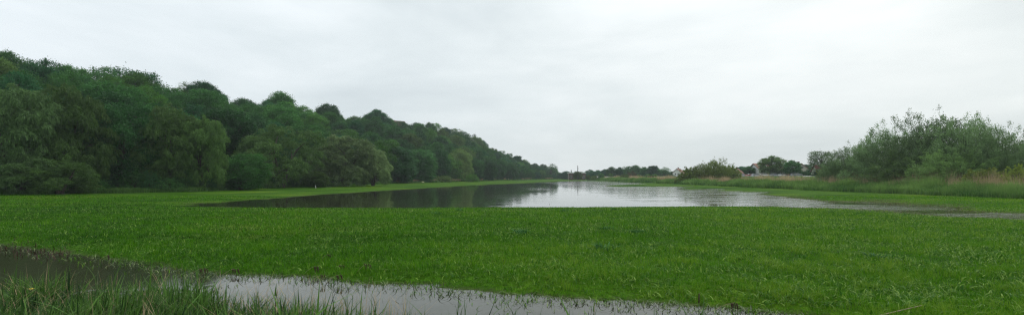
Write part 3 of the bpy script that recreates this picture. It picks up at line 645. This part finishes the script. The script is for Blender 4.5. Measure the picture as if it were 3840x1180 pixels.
# single tall reed shoots in the near ditch
def reed_shoot(px, py, top, Y, label, n=9, seed=0):
    r = np.random.default_rng(seed); x = wx(px, Y); root = empty('reed_shoot', (x, Y, -.15)); tag(root, label, 'reed', 'reed shoots in the near ditch')
    hh = wz(top, Y)+.15
    st = MB().tube([(0, 0, 0), (.02, 0, hh*.5), (.05, .01, hh*.9)], [.009, .007, .003], 6).build('stem', M['straw'] if seed % 3 == 2 else M['reedstem'], root, True)
    b = np.stack([np.full(n, .02), np.zeros(n), hh*np.linspace(.05, .75, n)], -1)
    me = blades('leaf', b, hh*r.uniform(.22, .5, n), r.uniform(.018, .038, n), np.where(np.arange(n) % 2, 0, math.pi)+r.uniform(-.6, .6, n), r.uniform(.15, .8, n), r.uniform(.2, .9, n), r, 4)
    link('leaves', me, M['reed'], root)
M['reedstem'] = plain('reed_stem', (.05, .11, .03), .5)
SH = [(492, 792, 648, 10.3, 'tall feathery reed shoot standing out of the dark water left of the bright patch'), (240, 780, 665, 10.6, 'tall reed shoot rising from the thick bank grass at the left'), (345, 790, 690, 10.2, 'reed shoot between the bank grass and the dark ditch water'),
      (545, 800, 702, 10.0, 'leafy reed clump where the dark and bright ditch water meet'), (640, 800, 715, 9.9, 'broad reed clump left of the bright ditch water'), (690, 800, 705, 9.8, 'upright reed shoot in the bright ditch water, nearest the left clump'),
      (712, 800, 728, 9.7, 'short reed shoot in the bright ditch water beside the upright one'), (868, 800, 722, 9.6, 'green reed shoot leaning right, alone in the ditch'), (940, 800, 735, 9.6, 'narrow reed shoot below the dark sedge heads'),
      (1147, 800, 748, 9.5, 'forked green reed at the bottom edge, left of centre'), (1155, 800, 765, 9.45, 'short reed at the bottom edge touching the forked reed'), (1490, 800, 752, 9.45, 'single green reed at the bottom edge right of centre'),
      (1765, 800, 732, 9.5, 'reed blade beside the brown cattail at the bottom right'), (1290, 800, 770, 9.4, 'small reed tip at the bottom edge near the centre'), (1655, 800, 778, 9.4, 'small reed tip at the bottom edge left of the cattail')]
for i, s in enumerate(SH): reed_shoot(*s, n=7+i % 4, seed=i)
# cattail
x, Y = wx(1757, 9.6), 9.6; c = empty('cattail', (x, Y, -.2)); tag(c, 'brown cattail spike on a thin stem by the right end of the ditch', 'cattail')
zt = wz(728, Y)+.2
MB().tube([(0, 0, 0), (.01, 0, zt-.22)], [.007, .006], 6).build('stem', M['reedstem'], c)
MB().tube([(.01, 0, zt-.26), (.01, 0, zt-.24), (.012, 0, zt-.08), (.012, 0, zt-.06)], [.004, .014, .013, .003], 8).build('seed_head', M['brown'], c, True)
# nodding brown sedges
def sedge(px, py, n, hgt, label, seed):
    r = np.random.default_rng(seed); x, Y = gp(px, py, .1); root = empty('nodding_sedge', (x, Y, .0)); tag(root, label, 'sedge', 'brown headed sedges at the edge of the ditch')
    st = MB(); st.tube(bezier((-.35, .1, 0), (-.12, .03, hgt*.9), (.05, 0, hgt), 7), np.linspace(.007, .004, 7), 5); st.build('stem', M['straw'], root)
    for k in range(n):
        a = np.array([-.03+.05*k+r.uniform(-.01, .01), r.uniform(-.04, .04), hgt*r.uniform(.93, 1.05)])
        e = a+np.array([r.uniform(.02, .06), r.uniform(-.02, .02), -r.uniform(.14, .24)])
        MB().tube(bezier(a, a+[.02, 0, .015], e, 6), [.004, .010, .015, .014, .009, .003], 6).build('seed_head', M['brown'], root, True)
for i, s in enumerate([(822, 655, 5, .32, 'highest cluster of drooping brown sedge heads over the meadow edge'), (790, 682, 4, .26, 'brown sedge heads at the waterline below the highest cluster'), (856, 674, 4, .20, 'small pair of brown sedge heads right of the highest cluster'),
                       (920, 684, 4, .36, 'dark upright sedge heads standing alone right of the others'), (808, 703, 3, .24, 'brown sedge heads dipping into the bright ditch water'), (848, 705, 4, .26, 'lowest brown sedge cluster out in the bright ditch water'),
                       (505, 684, 5, .22, 'brown sedge heads by the dark water next to the tall feathery reed'), (585, 684, 5, .20, 'brown sedge heads in the gap between dark and bright ditch water'), (270, 648, 3, .2, 'small brown sedge on the far edge of the dark ditch'),
                       (1390+450, 772, 4, .2, 'brown sedge heads at the right end of the ditch')]): sedge(*s, seed=i)
r = np.random.default_rng(33); n = 1500; px = r.uniform(-100, 2050, n); py = np.interp(px, [p[0] for p in DITCH[:21]], [p[1] for p in DITCH[:21]])+np.abs(r.normal(0, 14, n)); Yd = H*F/(py-HOR); xd = (px-CX)/F*Yd; k = ground_z(xd, Yd) < .01; xd, Yd = xd[k], Yd[k]; n = len(xd)
me = blades('litter', np.stack([xd, Yd, np.full(n, .003)], -1), r.uniform(.04, .20, n), r.uniform(.008, .035, n), r.uniform(0, 6.28, n), r.uniform(1.5, 2.2, n), r.random(n), r, 2)
tag(link('floating_litter', me, foliage_mat('litter_leaf', (.04, .07, .02), (.20, .26, .10), .1, False)), 'dead leaves and straw floating on the ditch water by its far edge', 'litter', kind='stuff')
# brown dead stalks at the far left edge of the ditch
r = np.random.default_rng(3); n = 150; px = r.uniform(0, 180, n)**1.0; py = 618+px*.10+r.normal(4, 9, n); Yd = (H*F)/(py-HOR); xd = (px-CX)/F*Yd
me = blades('brown', np.stack([xd, Yd, np.maximum(ground_z(xd, Yd), 0)], -1), r.uniform(.1, .3, n), r.uniform(.02, .04, n), r.uniform(0, 6.28, n), r.uniform(.3, 1.2, n), r.random(n), r, 3)
tag(link('dead_sorrel', me, foliage_mat('dead_leaf', (.02, .010, .007), (.07, .035, .02), .1, False)), 'dead brown stalks on the far edge of the ditch at the left', 'dead plants', kind='stuff')
# dock plants in the meadow
def dock(px, py, s, label, seed):
    r = np.random.default_rng(seed); x, Y = gp(px, py, .12); n = 34
    root = empty('dock_plant', (x, Y, gz(x, Y))); tag(root, label, 'plant', 'dark leafy docks in the meadow')
    me = blades('leaf', np.stack([r.normal(0, .16*s, n), r.normal(0, .16*s, n), np.full(n, .03)], -1), r.uniform(.10, .26, n)*s, r.uniform(.04, .08, n)*s, r.uniform(0, 6.28, n), r.uniform(.7, 2.4, n), r.random(n), r, 4)
    link('leaves', me, M['dock'], root)
    MB().tube([(0, 0, 0), (.02, 0, .3*s)], [.008, .004], 5).build('stem', M['reedstem'], root)
M['dock'] = foliage_mat('dock_leaf', (.022, .095, .015), (.07, .20, .05), .3, False, .6, spec=.1)
for i, s in enumerate([(1520, 628, 1.5, 'largest dark dock plant in the middle of the meadow'), (1310, 588, 1.5, 'dark dock plant left of the largest one, higher in the meadow'), (1600, 586, 1.2, 'dark dock plant up and right of the largest one'), (1527, 578, 1.1, 'dock plant straight above the largest one'),
                       (1100, 540, 1.3, 'small dock near the far edge of the meadow, left one'), (1157, 531, 1.3, 'small dark dock at the far edge of the meadow left of the bright water'), (1420, 532, 1.2, 'dock at the lake edge of the meadow below the bright water'), (1545, 529, 1.2, 'dock by the lake edge right of centre'),
                       (2205, 650, 1.1, 'pale leaved dock in the right half of the meadow')]): dock(*s, seed=i+40)
# yellow flower
x, Y = wx(77, 9.9), 9.9; fl = empty('yellow_flower', (x, Y, 0)); tag(fl, 'tiny yellow flower in the long grass at the bottom left', 'flower')
zt = wz(727, Y); MB().tube([(0, 0, 0), (.02, 0, zt)], [.005, .004], 5).build('stem', M['reedstem'], fl)
pt = MB()
for k in range(6):
    a = k*math.pi/3; ca, sa = math.cos(a), math.sin(a)
    pt.add([(.02, 0, zt), (.02+.03*ca-.012*sa, .03*sa+.012*ca, zt+.012), (.02+.05*ca, .05*sa, zt+.02), (.02+.03*ca+.012*sa, .03*sa-.012*ca, zt+.012)], [(0, 1, 2, 3)])
pt.build('petals', M['yellow'], fl)
# fallen stick at bottom right
x, Y = gp(2260, 789, .15); st = MB().tube(bezier((-.5, -.1, .12), (0, 0, .2), (.75, .3, .24), 8), np.linspace(.012, .006, 8), 6).build('fallen_stick', M['straw'])
st.location = (x, Y, .02); tag(st, 'pale brown fallen stick lying in the grass at the bottom right', 'stick')

# ------------------------------------------------------------------ road
ys = np.concatenate([np.linspace(60, 240, 30), np.linspace(250, 900, 30)]); V = []
for y in ys: V += [(102.5, y, gz(102.5, y)+.03), (105.0, y, gz(102.5, y)+.33), (111, y, gz(111, y)+.37), (111.3, y, gz(111.3, y)-.05)]
fs = [(4*i+j, 4*i+j+1, 4*i+5+j, 4*i+4+j) for i in range(len(ys)-1) for j in range(3)]
tag(MB().add(V, fs).build('road', M['asphalt']), kind='structure')

# ------------------------------------------------------------------ houses
def gable(w, d, e, r, wall, roof, over=.5, at=None):
    "wall body and roof of a gabled house, ridge along x"
    b = MB().prism([(-d/2, 0), (d/2, 0), (d/2, e), (0, r), (-d/2, e)], -w/2, w/2, 'x')
    rf = MB(); sl = (r-e)/(d/2); o = over; th = .22
    for s in (-1, 1):
        x1 = s*(d/2+o); z1 = e-sl*o+.05
        v = [(-w/2-o, 0, r+.05), (w/2+o, 0, r+.05), (w/2+o, x1, z1), (-w/2-o, x1, z1)]
        rf.add(v+[(a, b_, c+th) for a, b_, c in v], [(0, 1, 2, 3), (4, 5, 6, 7), (0, 1, 5, 4), (1, 2, 6, 5), (2, 3, 7, 6), (3, 0, 4, 7)])
    return b, rf
def window(root, x, y, z, w, h, ax='y', s=-1):
    "a framed window on a wall facing -y (ax y) or -x (ax x)"
    def bx(m, a0, a1, d0, d1, z0, z1):
        if ax == 'y': m.box(a0, a1, min(y+s*d0, y+s*d1), max(y+s*d0, y+s*d1), z0, z1)
        else: m.box(min(x+s*d0, x+s*d1), max(x+s*d0, x+s*d1), a0, a1, z0, z1)
    c = x if ax == 'y' else y
    m = MB(); bx(m, c-w/2, c+w/2, -.05, .03, z, z+h); f = m.build('window', M['glass'], root)
    m = MB()
    for a0, a1, z0, z1 in ((c-w/2-.08, c-w/2, z-.08, z+h+.08), (c+w/2, c+w/2+.08, z-.08, z+h+.08), (c-w/2, c+w/2, z-.08, z), (c-w/2, c+w/2, z+h, z+h+.08), (c-.03, c+.03, z, z+h)): bx(m, a0, a1, 0, .06, z0, z1)
    m.build('frame', M['paintwhite'], f)
def house(px, base_z, Y, w, d, e, r, wall, roof, rz, wins, label, chim=True, group=None, balc=None, door=None, skyl=0):
    root = empty('house', (wx(px, Y), Y, base_z), rz); tag(root, label, 'house', group)
    b, rf = gable(w, d, e, r, wall, roof); b.build('wall', wall, root); ro = rf.build('roof', roof, root)
    if chim:
        c = MB().box(w*.2-.4, w*.2+.4, .3, 1.1, r-1.2, r+1.0).box(w*.2-.48, w*.2+.48, .22, 1.18, r+1.0, r+1.15).build('chimney', M['brick'], ro)
    for q in wins:
        if q[0] == 'f': window(root, q[1], -d/2, q[2], q[3], q[4])
        else: window(root, -w/2, q[1], q[2], q[3], q[4], 'x')
    if door:
        dd = MB().box(door-.5, door+.5, -d/2-.04, -d/2+.05, 0, 2.1).build('door', M['dark'], root); MB().box(door+.35, door+.42, -d/2-.1, -d/2-.04, 1.0, 1.08).build('handle', M['steel'], dd)
    for (x0, x1, z) in balc or []:
        m = MB().box(x0, x1, -d/2-1.5, -d/2-.002, z-.15, z)
        for k in range(int((x1-x0)/.5)+1): m.box(x0+k*.5, x0+k*.5+.05, -d/2-1.48, -d/2-1.43, z, z+.95)
        m.box(x0, x1, -d/2-1.5, -d/2-1.41, z+.95, z+1.05); m.build('balcony', M['dark'], root)
    sl = (r-e)/(d/2)
    for k in range(skyl):
        xx = -w*.3+k*w*.3; y0 = -d*.28; z0 = r-sl*abs(y0)+.32; 
        MB().add([(xx-.7, y0-.6, z0-sl*.6+.03), (xx+.7, y0-.6, z0-sl*.6+.03), (xx+.7, y0+.6, z0+sl*.6+.03), (xx-.7, y0+.6, z0+sl*.6+.03), (xx-.7, y0-.6, z0-sl*.6-.1), (xx+.7, y0-.6, z0-sl*.6-.1), (xx+.7, y0+.6, z0+sl*.6-.1), (xx-.7, y0+.6, z0+sl*.6-.1)],
                 [(0, 1, 2, 3), (0, 1, 5, 4), (1, 2, 6, 5), (2, 3, 7, 6), (3, 0, 4, 7)]).build('skylight', M['tarp'], ro)
    return root
gzv = lambda px, Y: gz(wx(px, Y), Y)
# white gabled house with dark window pair, gable towards the camera
house(1856, gzv(1856, 275), 275, 9, 4.6, 1.8, 4.0, M['white'], M['redtile'], R(62), [('s', -.5, 2.0, .6, .9), ('s', .5, 2.0, .6, .9)], 'white gabled house with a red roof left of the dense green tree', group='village houses')
b = house(1845, gzv(1845, 255), 255, 9, 5, 1.0, 2.9, M['brick'], M['browntile'], R(20), [], 'low barn with a long brown tiled roof before the white gabled house', False)
b['category'] = 'barn'; b.name = 'barn'
house(1918, gzv(1918, 262), 262, 9.5, 8, 4.0, 6.3, M['white'], M['redtile'], R(8), [('f', -3, .8, 1.2, 1.2), ('f', -.6, .8, 1.2, 1.2), ('f', 2.4, .8, 1.4, 1.2), ('f', -2.8, 2.7, 1.6, .9), ('f', 1.2, 2.7, 1.6, .9)],
      'large white house with a red roof and dark balconies left of the big oak', group='village houses', balc=[(-4.4, 4.4, 2.2)], door=3.9, skyl=2)
house(1952, gzv(1952, 258), 258, 10, 7, 3.4, 4.6, M['white'], M['browntile'], R(6), [('f', -3.6, 1.8, 2.4, 1.0), ('f', 0, .6, 1.4, 1.1), ('f', 3, 1.8, 1.2, 1.0), ('f', -2.6, .5, 1.2, 1.1)], 'white house with wide dark windows behind the trunk of the big oak', False, 'village houses')
house(2014, gzv(2014, 232)+1.6, 232, 8, 5.6, 1.6, 3.9, M['cream'], M['redtile'], R(66), [('s', -.3, 1.9, .8, .7)], 'cream gable with a red roof right of the rounded green tree', group='village houses')
house(2080, gzv(2080, 205)-.6, 205, 9, 6, 2.6, 5.0, M['cream'], M['redtile'], R(-8), [('f', -2, .8, 1.1, 1.1), ('f', 2, .8, 1.1, 1.1)], 'house showing only its orange red roof behind the tall airy tree', group='village houses')
house(1707, gzv(1707, 380), 380, 10, 6, 2.8, 5.6, M['white'], M['redtile'], R(58), [('s', -1, 1.2, .9, 1.1), ('s', 1, 1.2, .9, 1.1)], 'small far white house with a red roof left of the willow thicket', group='village houses')
hh = house(1003, float(hill_pt(1003, 1.0)[2])+9, 392, 9, 9, 3.0, 7.0, M['dark'], M['brick'], R(40), [], 'dark brown pointed roof of a hut peeking over the wooded skyline', False)
hh.name = 'hut'; hh['category'] = 'hut'; z0 = wz(304, 392)-7.3; hh.location.z = z0
MB().box(-4.4, 4.4, -4.4, 4.4, -12, -.003).build('basement', M['dark'], hh)
# flat roofed building at the far end of the water
Y = 450; bl = empty('flat_roofed_building', (wx(1452, Y), Y, .2)); tag(bl, 'dark brown flat roofed building with white roof edge beyond the far water', 'building')
MB().box(-7.4, 7.4, 0, 9, 0, 5.6).build('wall', M['brick'], bl)
MB().box(-7.9, 7.9, -.5, 9.5, 5.603, 6.1).build('roof_edge', M['white'], bl)
MB().box(-7.9, -7.65, -.5, -.25, 0, 5.6).build('pillar', M['concrete'], bl)
for k in range(5): window(bl, -5.6+k*2.8, 0, 1.6, 1.7, 1.8)
dd = MB().box(2.6+3.0, 4.0+3.2, -.05, .05, 0, 1.5).build('door', M['glass'], bl)
# mast
Y = 520; ms = empty('radio_mast', (wx(1453, Y), Y, .2)); tag(ms, 'thin dark lattice mast rising over the far trees', 'mast')
ht = wz(416, Y)-.2; m = MB()
for sx, sy in ((-.45, -.3), (.45, -.3), (0, .45)): m.tube([(sx, sy, 0), (sx*.5, sy*.5, ht)], [.11, .08], 5)
for k in range(14):
    z = ht*k/14; m.tube([(-.43, -.3, z), (.4, -.28, z+ht/14)], .05, 4); m.tube([(.43, -.3, z), (0, .4, z+ht/14)], .05, 4)
m.build('lattice', M['dark'], ms)
MB().tube([(.3, 0, ht-4.5), (.9, 0, ht-4.2), (.9, 0, ht-2.6)], .08, 5).build('antenna', M['dark'], ms)
# long low pale shed
Y = 400; sh = empty('long_shed', (wx(1521, Y), Y, .3)); tag(sh, 'long low shed with a pale curved roof across the far water', 'shed')
arc = [(2.2*math.cos(t), 1.5+1.3*math.sin(t)) for t in np.linspace(0, math.pi, 9)]
MB().prism([(2.2, 0)]+arc+[(-2.2, 0)], -6.0, 6.0, 'x').build('cover', M['tarp'], sh)
MB().box(-6.04, -6.003, -.9, .9, 0, 2.0).build('door', M['dark'], sh)
# white post, rusty heap, shore sign, white stake
def post(name, px, py0, py1, Y, wd, label, cat, base=None, lean=0.0, cap=True):
    x = wx(px, Y); z0 = gz(x, Y); ht = wz(py0, Y)-z0; o = empty(name, (x, Y, z0-.1)); tag(o, label, cat)
    MB().tube([(0, 0, 0), (lean*ht, 0, ht+.1)], wd/2, 8).build('shaft', M['paintwhite'], o)
    if cap: MB().tube([(lean*ht, 0, ht+.1), (lean*ht, 0, ht+.1+wd*.5)], [wd*.62, wd*.3], 8).build('cap', M['dark'], o)
post('white_post', 1612.5, 446, 450, 300, .55, 'short white post in the grass below the far trees', 'post')
post('stake', 795, 466, 475, 124, .09, 'thin leaning white stake in the grass by the round willow', 'stake', lean=-.22, cap=False)
post('stake', 796, 492, 500, 84, .05, 'short pale stake standing in the shallow left end of the lake', 'stake', lean=.0, cap=False)
x, Y = wx(1064, 215), 215; sg = empty('sign', (x, Y, gz(x, Y))); tag(sg, 'small blank pale yellow sign on the lake shore before the wood', 'sign')
zt = wz(456.5, Y)-gz(x, Y); MB().tube([(0, 0, 0), (0, 0, zt)], .04, 6).build('post', M['steel'], sg); MB().box(-.5, .5, -.06, -.042, zt-.35, zt+.05).build('board', plain('sign_yellow', (.7, .68, .4), .5, amt=.05), sg)
Y = 330; x = wx(1637, Y); hp = empty('brush_heap', (x, Y, gz(x, Y))); tag(hp, 'low heap of reddish brown brushwood under the far trees', 'brushwood')
r = np.random.default_rng(2); m = MB()
for k in range(120):
    a = np.array([r.normal(0, 2.2), r.normal(0, .6), max(.05, .9+r.normal(0, .3)-abs(r.normal(0, .5)))]); d = unit(r.normal(size=3)*[1, .6, .3]); m.tube([a-d*r.uniform(.5, 1.3), a+d*r.uniform(.5, 1.3)], [.10, .03], 4)
m.build('branches', M['rust'], hp)
# cars by the houses
def car_meshes():
    L_, W_ = 4.4, 1.75
    prof = [(-2.2, .35), (-2.2, .85), (-2.0, .98), (-1.15, 1.02), (1.55, 1.02), (2.12, .88), (2.2, .6), (2.2, .35)]
    body = MB().prism(prof, -W_/2, W_/2).mesh('body')
    cab = MB(); b0 = [(-2.0, .98+.003), (1.0+.25, .98+.003+.04)]; 
    lo = [(-1.95, -.82), (1.25, -.82), (1.25, .82), (-1.95, .82)]; hi = [(-1.45, -.62), (.45, -.62), (.45, .62), (-1.45, .62)]
    cab.add([(x, y, 1.022) for x, y in lo]+[(x, y, 1.42) for x, y in hi], [(0, 1, 5, 4), (1, 2, 6, 5), (2, 3, 7, 6), (3, 0, 4, 7), (4, 5, 6, 7), (0, 3, 2, 1)])
    roof = MB().box(-1.5, .5, -.66, .66, 1.422, 1.47)
    wheel = MB().tube([(0, -.11, 0), (0, .11, 0)], .33, 14); rim = MB().tube([(0, -.125, 0), (0, .125, 0)], .19, 10)
    lamp = MB().box(2.12, 2.23, -.14, .14, .62, .78)
    return body, cab.mesh('window_band'), roof.mesh('roof'), wheel.mesh('tyre'), rim.mesh('rim'), lamp.mesh('headlight')
CM = car_meshes(); CM[1].materials.append(M['glass']); CM[3].materials.append(M['rubber']); CM[4].materials.append(M['steel']); CM[5].materials.append(M['tarp'])
def car(px, Y, mat, rz, label, tall=1.0):
    x = wx(px, Y); o = empty('parked_car', (x, Y, gz(x, Y)), rz); o.scale = (1, 1, tall); tag(o, label, 'car', 'cars parked in front of the houses')
    bm_ = CM[0].copy(); bm_.materials.append(mat); bo = link('body', bm_, None, o); link('windows', CM[1], None, o)
    rm = CM[2].copy(); rm.materials.append(mat); link('roof', rm, None, bo)
    for sx in (-1.35, 1.35):
        for sy in (-.82, .82):
            w_ = link('wheel', CM[3], None, o); w_.location = (sx, sy, .33); link('rim', CM[4], None, w_)
    for sy in (-.6, .6): l = link('headlight', CM[5], None, o); l.location = (0, sy, 0)
for c in [(1867, 236, M['carsilver'], R(8), 'silver car under the white gabled house'), (1888, 234, M['carred'], R(175), 'red car under the dense green tree'), (1903, 232, M['carsilver'], R(4), 'grey car left of the big white house'), (1925, 232, M['carwhite'], R(-5), 'white car before the balconies of the big white house'),
          (1949, 230, M['carsilver'], R(5), 'pale car under the left side of the big oak'), (1972, 228, M['carwhite'], R(8), 'white car right of the big oak trunk'), (1991, 224, M['cardark'], R(178), 'dark car with a pale roof under the rounded green tree'), (2004, 222, M['carsilver'], R(3), 'silver car, rightmost of the parked row')]: car(*c)
# ------------------------------------------------------------------ haze
hb = MB().box(-700, 900, -45, 1500, -3, 90).build('haze', None); tag(hb, kind='stuff')
m, nt, N, L = nmat('haze_air'); v = N('ShaderNodeVolumePrincipled'); v.inputs['Color'].default_value = (.82, .9, .95, 1); v.inputs['Density'].default_value = .00022; v.inputs['Anisotropy'].default_value = .2
o = N('ShaderNodeOutputMaterial'); L(v.outputs[0], o.inputs['Volume']); hb.data.materials.append(m)

# ------------------------------------------------------------------ sky and light
SUN_AZ, SUN_EL = R(50), R(58)     # ahead on the right, behind thick cloud
wd = bpy.data.worlds.new('World'); sc.world = wd; wd.use_nodes = True; nt = wd.node_tree; nt.nodes.clear(); N = nt.nodes.new; L = nt.links.new
sk = N('ShaderNodeTexSky'); sk.sky_type = 'NISHITA'; sk.sun_disc = False; sk.sun_elevation = SUN_EL; sk.sun_rotation = SUN_AZ
b1 = N('ShaderNodeBackground'); b1.inputs[1].default_value = .08; L(sk.outputs[0], b1.inputs[0])
tc = N('ShaderNodeTexCoord'); mp = N('ShaderNodeMapping'); mp.inputs['Scale'].default_value = (1.2, 1.2, 4.2); mp.inputs['Location'].default_value = (3.1, .4, .7); L(tc.outputs['Generated'], mp.inputs[0])
no = N('ShaderNodeTexNoise'); no.inputs['Scale'].default_value = 1.5; no.inputs['Detail'].default_value = 7; no.inputs['Roughness'].default_value = .52; no.inputs['Distortion'].default_value = .3; L(mp.outputs[0], no.inputs['Vector'])
cr = N('ShaderNodeValToRGB'); ramp(cr, [(.34, (.74, .785, .80)), (.50, (.87, .91, .915)), (.66, (1.02, 1.04, 1.04))]); L(no.outputs[0], cr.inputs[0])
sx = N('ShaderNodeSeparateXYZ'); L(tc.outputs['Generated'], sx.inputs[0])
el = N('ShaderNodeMapRange'); el.inputs[1].default_value = 0; el.inputs[2].default_value = .35; el.inputs[3].default_value = .97; el.inputs[4].default_value = 1.08; L(sx.outputs[2], el.inputs[0])
mu = N('ShaderNodeVectorMath'); mu.operation = 'SCALE'; L(cr.outputs[0], mu.inputs[0]); L(el.outputs[0], mu.inputs['Scale'])
# a warmer tone towards the right, cooler to the left
az = N('ShaderNodeMapRange'); az.inputs[1].default_value = -.7; az.inputs[2].default_value = .7; L(sx.outputs[0], az.inputs[0])
tn = N('ShaderNodeMix'); tn.data_type = 'RGBA'; tn.inputs[6].default_value = (.89, .94, .98, 1); tn.inputs[7].default_value = (1.03, 1.04, 1.02, 1); L(az.outputs[0], tn.inputs[0])
mm = N('ShaderNodeMix'); mm.data_type = 'RGBA'; mm.blend_type = 'MULTIPLY'; mm.inputs[0].default_value = 1; L(mu.outputs[0], mm.inputs[6]); L(tn.outputs[2], mm.inputs[7])
b2 = N('ShaderNodeBackground'); b2.inputs[1].default_value = 1.0; L(mm.outputs[2], b2.inputs[0])
ms = N('ShaderNodeMixShader'); ms.inputs[0].default_value = .93; L(b1.outputs[0], ms.inputs[1]); L(b2.outputs[0], ms.inputs[2])
ow = N('ShaderNodeOutputWorld'); L(ms.outputs[0], ow.inputs[0])
sl = bpy.data.lights.new('sun', 'SUN'); sl.energy = 1.4; sl.angle = R(14); sl.color = (1, .97, .92); so = bpy.data.objects.new('sun', sl); COL.objects.link(so)
from mathutils import Vector
sd = Vector((math.sin(SUN_AZ)*math.cos(SUN_EL), math.cos(SUN_AZ)*math.cos(SUN_EL), math.sin(SUN_EL)))
so.rotation_euler = sd.to_track_quat('Z', 'Y').to_euler(); so.location = sd*300
# ------------------------------------------------------------------ camera
cd = bpy.data.cameras.new('camera'); cam = bpy.data.objects.new('camera', cd); COL.objects.link(cam)
cam.location = (0, 0, H); cam.rotation_euler = (R(90), 0, 0); cd.sensor_width = 36; cd.lens = 18; cd.shift_y = (HOR-396)/2576; cd.clip_end = 20000; cd.clip_start = .1
sc.camera = cam
sc.view_settings.view_transform = 'Standard'; sc.view_settings.look = 'None'; sc.view_settings.exposure = 0; sc.view_settings.gamma = 1
sc.cycles.use_denoising = True; sc.cycles.denoising_prefilter = 'NONE'; sc.cycles.denoising_input_passes = 'RGB_ALBEDO_NORMAL'; sc.cycles.filter_width = 1.3; sc.cycles.sample_clamp_indirect = 4; sc.cycles.max_bounces = 6; sc.cycles.volume_bounces = 0
